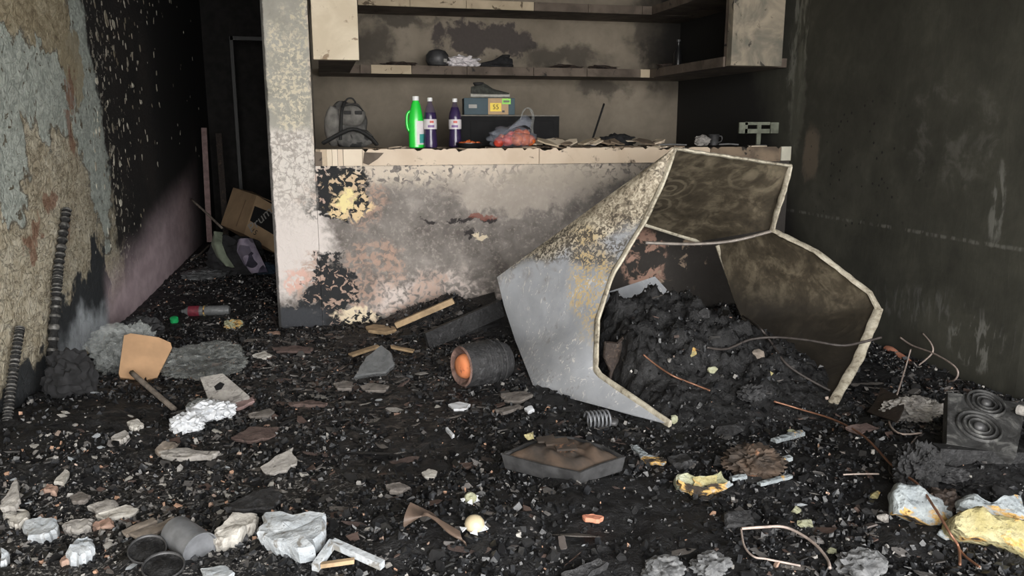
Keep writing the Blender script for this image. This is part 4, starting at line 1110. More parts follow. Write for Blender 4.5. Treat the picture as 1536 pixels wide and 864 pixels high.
# ================================================================== floor things, left
# clear bag and film
lump('plastic_bag', 'milky crumpled plastic bag standing behind the tan board', 'bag', 190, 560, 92, 84, M['film'], 31, .7, .42, 2.4, sub=5)
lump('bag_contents', 'dark refuse showing in the mouth of the plastic bag', 'refuse', 208, 512, 62, 40, M['char_grey'], 33, .7, .5, 3)
lump('plastic_film', 'flat wet sheet of clear film spread behind the broken floor tile', 'film', 298, 562, 120, 36, M['film'], 35, 1.1, .35, 3, sub=5)
shard('tan_board', 'tan square board with clipped corners propped against the plastic bag', 'board', [(186, 503), (196, 500), (238, 506), (256, 514), (258, 522), (236, 566), (214, 571), (180, 566), (178, 560)], .022, M['board_tan'], .02, (.25, -.8, .62), anchor=(205, 571), crisp=True)
shard('broken_floor_tile', 'grey-brown broken floor tile with a dark hole in it', 'tile', [(300, 566), (334, 560), (374, 594), (352, 603), (312, 597)], .018, M['plaster2'], .05, (.0, -.42, .9), anchor=(335, 606), crisp=True)
p = hit(336, 590)
shard('tile_backing', 'brown cracked backing board under the broken grey-brown tile', 'board', [(312, 597), (350, 604), (380, 595), (382, 601), (356, 612), (322, 606)], .016, M['wood_pink'], .02)
q = hit(336, 606)+Vector((0, 0, .05)); nn = Vector((0, -.42, .9)).normalized()
bpy.data.objects['broken_floor_tile']  # hole, set into its face
T = bpy.data.objects['broken_floor_tile']; P0 = hit(335, 606)+Vector((0, 0, .05))
MB().slab([onplane(x, y, P0, nn) for x, y in ((321, 580), (330, 573), (337, 576), (332, 584), (324, 586))], .001, nrm=nn).build('hole', M['black'], T, world=T.location)
wire('wooden_stick', 'pale round stick lying from the tan board towards the white papers', 'stick', [hit(199, 574)+Vector((0, 0, .05)), hit(230, 596)+Vector((0, 0, .03)), hit(262, 619)+Vector((0, 0, .015))], .013, M['wood_grey'], 8)
def paper(px, py, w, h, seed, label):
    o, c = crumple('crumpled_paper', label, 'paper', px, py, w, h, M['white'], seed, .9, .55, 3.2, 4, group=None); o.location = c
paper(280, 648, 44, 28, 41, 'bright white crumpled paper, nearest the pale stick')
paper(306, 632, 46, 30, 43, 'bright white crumpled paper between two others')
paper(330, 628, 40, 26, 44, 'bright white crumpled paper beside the brown tile backing')
lump('smoky_film', 'clear smoky film scrap behind the white papers', 'film', 300, 616, 34, 18, M['film'], 45)
lump('charred_cloth', 'black charred cloth heap in the corner of the left wall', 'cloth', 104, 596, 66, 74, M['cloth_black'], 47, .8, .5, 3)
# ribbed rods on the left wall
def ribbed(label, pts, r):
    P = poly(pts, 120); rs = [r*(.78+.42*(.5+.5*math.sin(i*1.45))) for i in range(120)]
    mb = MB().tube(P, rs, 9)
    for i in range(119):
        if math.sin((i+.5)*1.45) > .55:
            for k in range(9): mb.mi[i*9+k] = 1
    mb.build('ribbed_rod', [M['ribbed'], M['rib_glint']], smooth=True, world=P[0], label=label, cat='rod')
M['ribbed'] = mat_char('ribbed_black', (.006, .006, .007), (.02, .02, .02), (.12, .12, .12), 40)
M['rib_glint'] = simple('painted_rib_glint', (.17, .165, .155), .5, .45, 50)  # pale rib crests: white glints painted on as a lighter colour
X = LX+.03
ribbed('tall charred ribbed rod leaning up the peeling left wall', [hit(74, 585)+Vector((0, 0, .0)), atx(84, 450, X+.01), atx(88, 400, X), atx(100, 314, X)], .021)
ribbed('short charred ribbed rod against the foot of the peeling wall', [atx(10, 640, X+.03), atx(18, 570, X+.02), atx(30, 492, X+.005)], .017)

# ================================================================== floor things, middle
# lath, boards against the counter
a, b = at(594, 491, 4.62), at(680, 456, 4.5)
bar('wood_lath', 'pale yellow wooden lath leaning on the char pile at the counter foot', 'lath', a+Vector((0, 0, .012)), b+Vector((0, 0, .02)), .035, .02, M['wood'])
shard('wood_offcut', 'short yellow wood offcut lying at the foot of the counter', 'wood', [(548, 489), (560, 486), (594, 489), (595, 494), (580, 498), (552, 495)], .02, M['wood'], .02, k=.02, rough=.2)
A = [hit(600, 508)+Vector((0, 0, .01)), hit(690, 505)+Vector((0, 0, .01)), hit(752, 490)+Vector((0, 0, .02))]
B = [at(628, 470, 4.85), at(690, 455, 4.86), at(742, 440, 4.86)]
MB().sheet(loft(A, B, 18, 10, .02, 7, .03), .02).build('charred_sheet', M['char'], smooth=50, world=A[0], label='sagging charred black sheet leaning on the counter foot', cat='sheet')
bar('charred_plank', 'charred black plank lying beside the refrigerator panel', 'plank', hit(640, 520)+Vector((0, 0, .03)), at(752, 462, 4.5), .10, .03, M['char_grey'])
# fired cylinder
c0 = atz(692, 550, .115); c1 = c0 + Vector((.245, .10, -.01)); ax = (c1-c0).normalized()
rot = ax.to_track_quat('Z', 'Y').to_matrix()
M['ringclay'] = mat_rub('scorched_pink_clay', (.10, .06, .05), (.24, .15, .125), (.05, .04, .035))
cy = thing('clay_jug', 'blackened cylindrical jug on its side showing a fired orange base', 'jug', Vector((c0.x, c0.y, .02)))
o0 = c0-cy.location
MB().lathe([(.098, .0), (.104, .012), (.106, .04), (.108, .12), (.102, .20), (.085, .25), (.05, .27), (.0, .272)], 32, c=o0, rot=rot, cap=False).build('body', M['char_grey'], cy, smooth=40)
MB().lathe([(.098, .0), (.090, -.006), (.078, .004), (.062, .02), (.0, .022)], 32, c=o0, rot=rot, cap=False).build('base_ring', M['ringclay'], cy, smooth=40)
MB().lathe([(.060, .019), (.055, .002), (.045, -.010), (.024, -.015), (.0, -.017)], 28, c=o0, rot=rot, cap=False).build('base', M['orange_fired'], cy, smooth=True, label='fired orange domed base')
for k in range(4):
    MB().lathe([(.107, 0), (.112, .006), (.107, .012)], 32, c=o0+ax*(.10+k*.03), rot=rot, cap=False).build('rib', M['char_grey'], cy, smooth=True)
shard('grey_slate', 'smooth grey wedge of slag lying at the foot of the counter', 'slag', [(530, 565), (548, 535), (572, 516), (588, 530), (592, 545), (578, 558)], .035, M['film_grey'], .06, (-.15, -.55, .8), anchor=(560, 568), k=.03, rough=.3)
for i, (q, l) in enumerate((([(522, 530), (566, 516), (570, 519), (528, 533)], 'brown wooden splinter resting on the grey slag wedge'), ([(585, 517), (622, 524), (620, 527), (586, 520)], 'pale wooden splinter pointing to the jug'))):
    shard('splinter', l, 'splinter', q, .012, M['wood'], .03 if i else .06, k=.01, rough=.1)
# spring coil
p = hit(897, 640); s = scale_at(p); sc = thing('steel_spring', 'grey flattened steel spring coil below the refrigerator panel', 'spring', p)
pts = [Vector((-.05+.10*i/90, .032*math.cos(i*.42), .034+.032*math.sin(i*.42))) for i in range(91)]
MB().tube(pts, .0045, 6).build('coil', M['steel'], sc, smooth=True)
MB().blob((.06, 0, .015), (.03, .03, .016), 2, .3, 2, 2).build('end_plate', M['steel_d'], sc, smooth=True)
# tray
P0 = hit(848, 716)+Vector((0, 0, .045)); up = Vector((-.03, -.06, 1)).normalized()
rimp = [onplane(x, y, P0, up) for x, y in ((752, 681), (812, 697), (871, 709), (900, 697), (938, 685), (905, 668), (862, 655), (832, 654), (790, 664))]
ctr = sum(rimp, Vector())/len(rimp); ty = thing('metal_tray', 'shallow angular metal tray holding a rusty burnt crust', 'tray', Vector((ctr.x, ctr.y, P0.z-.05)))
TL = ty.location; n = len(rimp)
inn = [ctr+(q-ctr)*.94 for q in rimp]; dn_ = up*-.055
outb = [ctr+(q-ctr)*.95+dn_ for q in rimp]; innb = [ctr+(q-ctr)*.91+up*-.03 for q in rimp]
MB().grid([outb, rimp, inn, innb], close=True).add(outb, [tuple(range(n))]).add(innb, [tuple(range(n))]).build('pan', M['steel_d'], ty, world=TL)
rows = []
for i in range(15):
    t = i/14; rows.append([])
    for k in range(40):
        u = k/40*n; a = innb[int(u) % n].lerp(innb[(int(u)+1) % n], u-int(u)); q = (ctr+up*-.03).lerp(a, t*.99)
        rows[-1].append(q+up*(.022+(.035*(1-t**2)*(1+.6*nz(q.x, q.y, 1, 9)))+.03*abs(nz(q.x, q.y, 4, 20))*(1-t**3)))
MB().grid(rows, close=True).build('crust', M['rust'], ty, smooth=True, world=TL)
for i, (x, y, w) in enumerate(((836, 668, 34), (850, 676, 30), (820, 664, 26))):
    q = onplane(x, y, P0+up*.03, up); s = scale_at(q)
    MB().slab([q+Vector((-w/s/2, 0, 0)), q+Vector((w/s/2, -.02, .006)), q+Vector((w/s/2, .02, .012)), q+Vector((-w/s/2, .03, .004))], .008).build('flake', M['rust'], ty, world=TL)
q = onplane(794, 660, P0+up*.01, up); MB().hull([q+Vector((random.uniform(-.02, .02), random.uniform(-.015, .015), random.uniform(0, .03))) for _ in range(12)]).build('foam_crumb', M['foam_y'], label='small yellow crumb on the rim of the metal tray', cat='foam')
# egg halves, leather scrap
def egg(px, py, w, label, m='foam_y'):
    p = hit(px, py); s = scale_at(p); r = w/s/2
    e_ = thing('onion', label, 'onion', p)
    MB().blob((0, 0, r*.75), (r, r, r*.88), 3, .06, 2, px).build('bulb', M[m], e_, smooth=True)
    for k in range(5):
        a = k*1.25; MB().slab([Vector((math.cos(a)*r*.7, math.sin(a)*r*.7, .004)), Vector((math.cos(a+.5)*r*1.5, math.sin(a+.5)*r*1.3, .012)), Vector((math.cos(a+1)*r*1.4, math.sin(a+1)*r*1.4, .006)), Vector((math.cos(a+1.1)*r*.8, math.sin(a+1.1)*r*.8, .02))], .003).build('skin', M['white'], e_)
M['egg'] = simple('pale_bulb', (.66, .56, .38), .4, .15, 12)
egg(712, 796, 30, 'pale round bulb with peeled white skin in the char', 'egg'); egg(706, 754, 20, 'small pale bulb with a scorched brown side in the char', 'foam_g')
A = [hit(606, 800)+Vector((0, 0, .02)), hit(640, 792)+Vector((0, 0, .05)), hit(690, 812)+Vector((0, 0, .03))]
B = [hit(616, 782)+Vector((0, 0, .06)), hit(650, 780)+Vector((0, 0, .02)), hit(700, 826)+Vector((0, 0, .015))]
M['leather'] = simple('brown_leather', (.15, .105, .08), .6, .3, 12)
MB().sheet(loft(A, B, 22, 10, .03, 13, .05), .004).build('leather_scrap', M['leather'], smooth=60, world=A[0], label='creased brown leather scrap lying in the black char', cat='leather')
# broken white frame
fa = hit(473, 862)+Vector((0, 0, .03)); fb = hit(500, 834)+Vector((0, 0, .05)); fc = hit(574, 858)+Vector((0, 0, .03))
fr2 = thing('broken_frame', 'broken corner of a pale grey picture frame lying in the char', 'frame', Vector((fb.x, fb.y, fb.z-.05)))
def rail(a, b, w, th, m, nm, par, loc):
    d = (b-a).normalized(); s_ = d.cross(Vector((0, 0, 1))).normalized()
    MB().slab([a+s_*w/2, b+s_*w/2, b-s_*w/2, a-s_*w/2], -th, nrm=(0, 0, 1)).build(nm, m, par, world=loc)
rail(fa, fb, .022, .02, M['plaster_blue'], 'rail', fr2, fr2.location); rail(fb, fc, .022, .02, M['plaster_blue'], 'rail', fr2, fr2.location)
rail(hit(482, 860)+Vector((0, 0, .03)), hit(532, 853)+Vector((0, 0, .03)), .014, .012, M['wood'], 'backing_strip', fr2, fr2.location)

# ================================================================== front left: can, lids, plaster
p1, p2 = atz(264, 797, .075), atz(309, 832, .062)
p2 = p1+(p2-p1).normalized()*.135; ax = (p2-p1).normalized(); rot = ax.to_track_quat('Z', 'Y').to_matrix()
cn = thing('metal_can', 'dented grey metal can on its side among plaster pieces', 'can', Vector((p2.x, p2.y, .02))); o0 = p1-cn.location
MB().lathe([(.046, 0), (.047, .004), (.048, .05), (.0495, .10), (.050, .128), (.0525, .130), (.0525, .138), (.049, .138)], 28, c=o0, rot=rot, cap=False).build('wall', M['steel'], cn, smooth=40)
MB().lathe([(.049, .136), (.046, .128), (.0, .128)], 28, c=o0, rot=rot, cap=False).build('end_lid', M['steel'], cn, smooth=40)
MB().lathe([(0, .002), (.046, .0)], 28, c=o0, rot=rot, cap=False).build('end_lid', M['steel_d'], cn, smooth=40)
MB().slab([o0+rot@Vector((.0505*math.cos(a), .0505*math.sin(a), z)) for a, z in ((-2.0, .03), (-2.0, .085), (-1.4, .085), (-1.4, .03))], .0006).build('label_patch', M['plaster2'], cn)
def ring(px, py, w, label, tilt):
    p = hit(px, py); r = w/scale_at(p)/2; l = thing('metal_disc', label, 'disc', p+Vector((0, 0, .02)))
    R = euler(*tilt)
    MB().lathe([(r*.9, 0), (r, .002), (r*1.02, .008), (r*.98, .012), (r*.92, .006)], 30, rot=R, cap=False).build('bead', M['steel_d'], l, smooth=True)
    MB().lathe([(r*.92, .004), (r*.6, .002), (r*.55, .005), (0, .004)], 30, rot=R, cap=False).build('disc', M['char'], l, smooth=True)
ring(222, 836, 54, 'round tin disc leaning beside the metal can', (.35, .1, 0)); ring(246, 862, 60, 'round tin disc lying in front of the metal can', (.2, .1, 0))
PL = [
 ('plaster_chunk', 'large pale plaster chunk with bluish painted top lying in the char', [(385, 790), (396, 766), (488, 768), (487, 782), (472, 820), (440, 822), (400, 806)], .05, 'plaster_blue', .05),
 ('plaster_chunk', 'white and brown plaster chunk behind the metal can', [(318, 802), (332, 786), (348, 766), (386, 768), (388, 778), (362, 800), (334, 810)], .05, 'plaster', .045),
 ('plaster_chunk', 'rounded bluish plaster slab, first in the row left of the laths', [(34, 780), (60, 772), (84, 776), (86, 790), (68, 804), (40, 806)], .035, 'plaster_blue', .03),
 ('plaster_chunk', 'long grey plaster slab between bluish slab and pink brick', [(94, 783), (116, 777), (139, 776), (136, 788), (112, 797), (94, 793)], .03, 'plaster2', .03),
 ('brick_piece', 'small pinkish brick piece beside the laths', [(140, 781), (166, 775), (171, 786), (152, 792), (138, 790)], .03, 'brick', .025),
 ('plaster_chunk', 'pale blue rounded plaster lump by the pink brick pieces', [(98, 826), (112, 808), (132, 801), (141, 812), (138, 826), (118, 837)], .05, 'plaster_blue', .045),
 ('plaster_chunk', 'flat grey plaster flake above the row of slabs', [(130, 758), (160, 748), (176, 752), (178, 762), (150, 768)], .02, 'plaster2', .02),
 ('plaster_chunk', 'pale plaster flake behind the laths', [(142, 770), (190, 756), (208, 762), (196, 772), (160, 778)], .02, 'plaster', .02),
 ('plaster_chunk', 'upright tan plaster wedge at the left edge of the rubble', [(0, 752), (24, 716), (30, 748), (22, 760), (0, 762)], .02, 'plaster2', .05),
 ('plaster_chunk', 'greenish grey plaster flake beside the tan wedge', [(4, 764), (38, 762), (42, 776), (28, 788), (10, 780)], .03, 'plaster', .02),
 ('plaster_chunk', 'white plaster bit in the bare corner of the rubble', [(0, 818), (14, 828), (10, 842), (0, 846)], .03, 'plaster_blue', .03),
 ('wood_lath', 'pale split lath lying behind the metal can, the straighter one', [(182, 796), (230, 775), (236, 780), (188, 803)], .012, 'wood_grey', .03),
 ('wood_lath', 'pale split lath lying behind the metal can, the curved one', [(192, 800), (240, 784), (262, 773), (262, 781), (236, 798), (204, 805)], .012, 'wood_grey', .03),
 ('plaster_chunk', 'long flat pale slab of render below the white papers', [(236, 676), (262, 672), (330, 676), (318, 684), (280, 686), (244, 682)], .02, 'plaster2', .025),
 ('plaster_chunk', 'brown-grey slab of render beside the long flat one', [(232, 672), (248, 660), (268, 664), (262, 674), (240, 678)], .025, 'wood_grey', .03),
 ('plaster_chunk', 'triangular grey tile sheet lying in the dark middle', [(390, 700), (440, 670), (446, 690), (430, 706), (404, 710)], .012, 'plaster2', .03),
 ('plaster_chunk', 'small pale plaster chip on the black patch', [(190, 632), (206, 627), (216, 634), (208, 643), (196, 641)], .02, 'plaster', .02),
 ('plaster_chunk', 'pale plaster chip cluster below the black patch', [(166, 655), (188, 644), (194, 652), (184, 660), (168, 660)], .02, 'plaster2', .02),
 ('plaster_chunk', 'leaning pale plaster flake near the orange brick chip', [(80, 722), (98, 702), (104, 706), (96, 726)], .015, 'plaster', .03),
 ('brick_piece', 'orange brick chip in the grey rubble', [(64, 736), (70, 724), (86, 728), (84, 738)], .02, 'brick', .02),
 ('brick_piece', 'pink brick sliver lying by the pillar foot', [(400, 498), (420, 496), (422, 501), (402, 503)], .03, 'brick', .02),
 ('brick_piece', 'pinkish brick flake in front of the bluish lump', [(90, 838), (104, 828), (108, 840), (92, 844)], .02, 'brick', .02),
 ('plaster_chunk', 'dark folded slab behind the large pale chunk', [(338, 762), (380, 736), (410, 728), (424, 740), (412, 760), (370, 764)], .02, 'char_grey', .03),
 ('plaster_chunk', 'flat pale flake near the pillar foot', [(378, 532), (396, 526), (408, 532), (396, 538)], .015, 'plaster', .015),
]
for nm, l, pts, t, m, lift in PL: shard(nm, l, 'lath' if 'lath' in nm else ('brick' if 'brick' in nm else 'plaster'), pts, t, M[m], lift, (random.uniform(-.12, .12), random.uniform(-.3, -.05), 1), k=.02 if 'lath' in nm else .10)

# ================================================================== right: foam, stove, wires
def foamblock(name, label, pts, t, mat, lift, nrm, seed):
    P0 = hit(sum(p[0] for p in pts)/len(pts), max(p[1] for p in pts)-4)+Vector((0, 0, lift)); nn = Vector(nrm).normalized()
    Q = [onplane(x, y, P0, nn) for x, y in pts]; c = sum(Q, Vector())/len(Q); rows = []
    m = len(Q)*6; O_ = [Q[int(i/6)].lerp(Q[(int(i/6)+1) % len(Q)], (i % 6)/6) for i in range(m)]
    def wob(w_, dz): return w_+nn*(dz+.016*nz(w_.x+seed, w_.y, w_.z, 14)+.010*nz(w_.x+seed, w_.y, w_.z, 38))+Vector((nz(w_.x, w_.z, seed, 30), 0, nz(w_.y, w_.x, seed, 30)))*.010
    def rg(k, dz): return [wob(c+(q-c)*k, dz) for q in O_]
    rows = [rg(.02, .0), rg(.2, .002), rg(.4, .004), rg(.6, .003), rg(.8, .0), rg(.97, -.008), rg(1.0, -.02), rg(.99, -t*.6), rg(.9, -t)]
    o = MB().grid(rows, close=True).add(rows[-1], [tuple(range(m))]).build(name, mat, smooth=60, world=c, label=label, cat='foam')
    return o
foamblock('foam_block', 'scorched white foam block with yellow edges beside the copper cable', [(1342, 735), (1352, 722), (1380, 728), (1432, 760), (1436, 786), (1400, 786), (1345, 768)], .08, M['foam_w'], .07, (-.2, -.75, .55), 3)
foamblock('foam_block', 'white lumpy foam slab lying on the yellow foam', [(1440, 742), (1462, 738), (1480, 756), (1515, 742), (1536, 738), (1545, 775), (1500, 778), (1470, 765), (1440, 758)], .06, M['foam_w'], .10, (-.1, -.5, .8), 5)
foamblock('foam_block', 'big yellow foam block with a burnt brown underside', [(1438, 770), (1468, 758), (1510, 775), (1550, 780), (1550, 840), (1500, 812), (1450, 802), (1436, 792)], .10, M['foam_y'], .06, (-.15, -.7, .6), 7)
Yf = hit(1390, 784).y
MB().blob((0, 0, 0), (.058, .05, .034), 4, .5, 3, 23).build('charred_crust', M['char_brown'], smooth=50, world=None, label='black crust burnt onto the white foam block', cat='crust').location = at(1412, 752, Yf+.03)
# shell-like melted foam
ms = shard('melted_foam_shell', 'greenish yellow foam shell hollowed by melting', 'foam', [(1016, 712), (1030, 708), (1037, 716), (1076, 713), (1084, 705), (1096, 728), (1076, 739), (1042, 743), (1018, 730)], .05, M['foam_g'], .012, (0, -.75, .66), anchor=(1050, 742), k=.12, rough=1.6)
P0 = hit(1050, 742)+Vector((0, 0, .012)); nn = Vector((0, -.75, .66)).normalized()
Q = ragged([onplane(x, y, P0+nn*.004, nn) for x, y in ((1038, 717), (1075, 714), (1073, 729), (1041, 731))], nn, 4, .08, 3)
MB().slab(Q, .008, nrm=nn).build('inner_pad', M['foam_y'], ms, world=ms.location)
Q = ragged([onplane(x, y, P0+nn*.01, nn) for x, y in ((1014, 722), (1030, 728), (1056, 733), (1090, 724), (1096, 730), (1074, 741), (1042, 744), (1022, 738))], nn, 4, .2, 5)
MB().slab(Q, .022, nrm=nn).build('melted_lip', M['foam_w'], ms, world=ms.location, label='white melted lip')
LB = [(1122, 712, 1184, 694, 12, 'white foam strip on brown crust behind the foam shell'), (1138, 734, 1186, 722, 9, 'white foam strip lying parallel below another'), (1096, 726, 1118, 722, 10, 'short white foam strip beside the foam shell'), (1160, 668, 1202, 656, 12, 'white foam strip at the foot of the charred heap')]
for x0, y0, x1, y1, w, l in LB:
    a, b = hit(x0, y0)+Vector((0, 0, .02)), hit(x1, y1)+Vector((0, 0, .02)); s = scale_at(a); d = (b-a).normalized(); sd = d.cross(Vector((0, 0, 1)))
    rows = []
    for i in range(9):
        q = a.lerp(b, i/8); k = w/s/2*(1+.4*nz(i, x0, 0, .7))
        rows.append([q+sd*k*cx+Vector((0, 0, cz*k*.8+.004*nz(i, cx, cz, 1.3))) for cx, cz in ((-1, -.6), (-.9, .5), (0, .9), (.9, .5), (1, -.6))])
    MB().grid(rows, close=True).add(rows[0], [(0, 1, 2, 3, 4)]).add(rows[-1], [(0, 1, 2, 3, 4)]).build('foam_strip', M['foam_w'], smooth=50, world=a, label=l, cat='foam')
lump('burnt_crust', 'rusty brown burnt crust clump behind the foam strips', 'crust', 1140, 712, 84, 40, M['rust'], 4, .8, .5, 4, sub=5)
for i, (x, y, w, h, l, m) in enumerate([
 (1040, 534, 30, 20, 'cream foam crumb stuck high on the charred heap', 'foam_y'), (1070, 558, 18, 14, 'cream foam crumb at mid height of the charred heap', 'foam_g'),
 (1138, 536, 30, 18, 'brown flaky crumb on the right of the charred heap', 'wood_grey'), (1156, 562, 14, 9, 'small yellow crumb on the right of the charred heap', 'foam_y'),
 (1060, 474, 40, 22, 'smooth grey slag shard on top of the charred heap', 'char_grey'), (1012, 634, 14, 22, 'pale crumb where the panel tip meets the heap', 'foam_g'),
 (1196, 768, 18, 14, 'greenish foam crumb on the bare black floor', 'foam_g'), (1212, 790, 32, 14, 'greenish curved foam flake on the bare black floor', 'foam_g'),
 (1316, 746, 24, 16, 'cream foam crumb left of the white foam block', 'foam_y'), (1330, 782, 28, 16, 'grey stone before the white foam block', 'plaster2'),
 (1250, 828, 18, 12, 'small greenish crumb near the white wire loop', 'foam_g'), (1418, 808, 28, 18, 'white foam crumb fallen below the foam blocks', 'foam_w'),
 (1188, 650, 14, 12, 'cream crumb near the foot of the charred heap', 'foam_g'), (1085, 700, 34, 24, 'black slag lump behind the foam shell', 'char_grey'),
 (1100, 652, 60, 22, 'dark ridge of slag at the foot of the charred heap', 'char_grey')]):
    chunk(['foam_crumb', 'slag_piece'][m == 'char_grey'], l, 'slag' if m == 'char_grey' else 'crumb', x, y+2, w, h, M[m], 60+i, .7, 18)
# dark block wedged behind the panel edge
a = at(908, 505, 3.42); 
shard('charred_board', 'charred grey board standing between panel edge and heap', 'board', [(908, 512), (944, 508), (958, 540), (958, 600), (914, 604)], .03, M['char_brown'], 0, (.1, -1, .12), base=at(935, 600, 3.30))
lump('black_bag', 'wrinkled black melted bag standing behind the white foam block', 'bag', 1382, 738, 66, 80, M['char'], 51, .8, .4, 3, sub=5)
lump('grey_sheet', 'crumpled blue-grey melted plastic sheet before the stove', 'sheet', 1378, 630, 80, 32, M['plaster2'], 53, .7, .5, 3, sub=5)
A = [hit(1300, 625)+Vector((0, 0, .02)), hit(1345, 645)+Vector((0, 0, .03))]; B = [hit(1318, 600)+Vector((0, 0, .06)), hit(1352, 622)+Vector((0, 0, .07))]
MB().sheet(loft(A, B, 10, 8, .02, 17, .03), .006).build('brown_scrap', M['char_brown'], smooth=True, world=A[0], label='brown curled scrap lying near the refrigerator foot', cat='scrap')
# stove top
P0 = hit(1470, 686)+Vector((0, 0, .06)); un = Vector((-.10, -.42, .9)).normalized()
Q = [onplane(x, y, P0, un) for x, y in ((1422, 588), (1540, 606), (1524, 684), (1420, 664))]
c = sum(Q, Vector())/4; st_ = thing('stove_top', 'tilted charred two-burner stove top against the dark wall', 'stove', Vector((c.x, c.y, .05)))
Q = [Vector((min(q.x, wx(q.y)-.01), q.y, q.z)) for q in Q]
def mat_stove():
    g = G('burnt_stove'); n = g.noise(13, 7, .7, .6); c_ = g.ramp(n, (.38, (.008, .008, .008)), (.52, (.03, .03, .03)), (.66, (.12, .12, .115)))
    return g.out(c_, .6, n, .6, .01)
M['stove'] = mat_stove()
MB().slab(Q, -.05, nrm=un, jag=0).build('hob', M['stove'], st_, world=st_.location)
bx_ = (Q[1]-Q[0]).normalized(); by_ = un.cross(bx_); Rm = Matrix((bx_, by_, un)).transposed()
for x, y, r in ((1478, 606, .062), (1468, 641, .070)):
    q = onplane(x, y, P0, un)-st_.location
    br = MB()
    for k, f_ in enumerate((1, .74, .48)):
        br = MB().lathe([(r*f_*.93, .002), (r*f_*.97, .012), (r*f_*1.03, .012), (r*f_*1.07, .002)], 36, c=q, rot=Rm, cap=False).build('burner_ring', M['stove'], st_, smooth=True)
    MB().lathe([(r*.26, .002), (r*.24, .014), (r*.1, .018), (0, .018)], 24, c=q, rot=Rm, cap=False).build('burner_cap', M['steel_d'], st_, smooth=True)
q = onplane(1524, 620, P0, un); q.x = min(q.x, wx(q.y)-.06)
MB().tube([q-st_.location+un*.02, q-st_.location+un*.02+Vector((.03, -.09, 0))], .018, 12).build('gas_pipe', M['plaster2'], st_, smooth=40)
bar('charred_timber', 'long charred timber lying on the floor before the stove', 'timber', hit(1400, 700)+Vector((0, 0, .03)), Vector((wx(2.5)-.06, hit(1520, 720).y, .06)), .09, .05, M['char'])
# wires
def w_(name, label, px, r, m, up_=.012, cat='wire', n=48):
    P = []
    for q in px:
        P.append(at(q[0], q[1], q[2]) if len(q) == 3 and q[2] > .5 else hit(q[0], q[1])+Vector((0, 0, up_)))
    return wire(name, label, cat, P, r, M[m], n)
w_('copper_cable', 'long reddish copper cable running across the char to the foam blocks', [(1160, 612), (1200, 624), (1250, 640), (1295, 666), (1340, 700, 2.16), (1376, 726, 2.0), (1402, 762, 1.86), (1425, 800, 1.76), (1436, 835), (1438, 862)], .0042, 'copper', .03)
w_('copper_cable', 'short copper cable end branching near the foam block', [(1436, 834), (1448, 848), (1468, 863)], .0036, 'copper', .025)
w_('copper_cable', 'thin reddish cable lying across the front of the charred heap', [(965, 536), (985, 552), (1010, 568), (1040, 580), (1065, 590)], .0045, 'copper', .012)
w_('wire_loop', 'pale bare wire loop on the black floor in front', [(1112, 802), (1140, 800), (1172, 799), (1196, 808), (1222, 826), (1240, 848), (1244, 862)], .0045, 'wire_pale', .02)
w_('wire_loop', 'pale bare wire bent back below the loop', [(1111, 800), (1116, 826), (1130, 842), (1150, 846), (1200, 856)], .0032, 'wire_pale', .015)
w_('black_cable', 'black cable looping from the heap past the refrigerator rim', [(1060, 526), (1090, 528), (1125, 514), (1165, 506, 3.2), (1210, 510, 3.1), (1260, 518, 3.0), (1290, 514, 3.0), (1322, 506, 3.0)], .006, 'wire_dark', .015, 'cable')
w_('black_cable', 'dark cable draped down the right side of the charred heap', [(1104, 470), (1135, 492), (1155, 515), (1175, 545), (1200, 565), (1245, 590)], .006, 'wire_dark', .012, 'cable')
P = [atw(1350, 506, 0.05), atw(1368, 518, 0.05), atw(1400, 530, 0.07), atw(1430, 548, 0.10), atw(1437, 562, 0.11), atw(1425, 572, 0.10), atw(1395, 562, 0.09), atw(1375, 550, 0.11)]
wire('wall_wire', 'pale wire bent in a loop along the dark wall', 'wire', P, .0045, M['wire_pale'], 40)
P = [atw(1384, 500, 0.02), atw(1397, 516, 0.05), atw(1398, 530, 0.07), atw(1378, 548, 0.11)]
wire('wall_wire', 'short wire sticking off the dark wall above the loop', 'wire', P, .0042, M['wire_pale'], 20)
w_('thin_wire', 'thin reddish wire dangling before the grey sheet', [(1366, 524, 3.2), (1358, 552, 3.1), (1346, 590, 2.9), (1336, 618), (1334, 640), (1350, 655), (1382, 654)], .0038, 'wire_pale')
w_('thin_wire', 'thin dark wire curling over the black bag', [(1396, 648, 2.36), (1414, 656, 2.36), (1430, 680, 2.34), (1428, 695, 2.3), (1412, 704, 2.26), (1395, 730, 2.2)], .0034, 'wire_dark')
w_('thin_wire', 'thin wire curling from the cable towards the black bag', [(1376, 654, 2.36), (1352, 682, 2.36), (1336, 700), (1334, 712), (1342, 722)], .0034, 'wire_dark')
w_('thin_wire', 'straight pale wire with frayed end on the black floor', [(1264, 718), (1290, 717), (1318, 717)], .003, 'wire_pale', .015)
# salmon plug
a, b = atw(1330, 524, .06), atw(1368, 546, .08); d = b-a
pg = thing('wall_plug', 'salmon pink melted plug hanging by the dark wall', 'plug', a)
MB().tube([Vector(), d*.15, d*.3, d*.42], [.022, .028, .026, .018], 10).build('head', M['salmon'], pg, smooth=40)
MB().tube([d*.40, d*.48], [.021, .021], 10).build('collar', M['plaster2'], pg, smooth=40)
MB().tube([d*.46, d*.6, d*.85, d], [.022, .021, .018, .008], 10).build('grip', M['salmon'], pg, smooth=40)

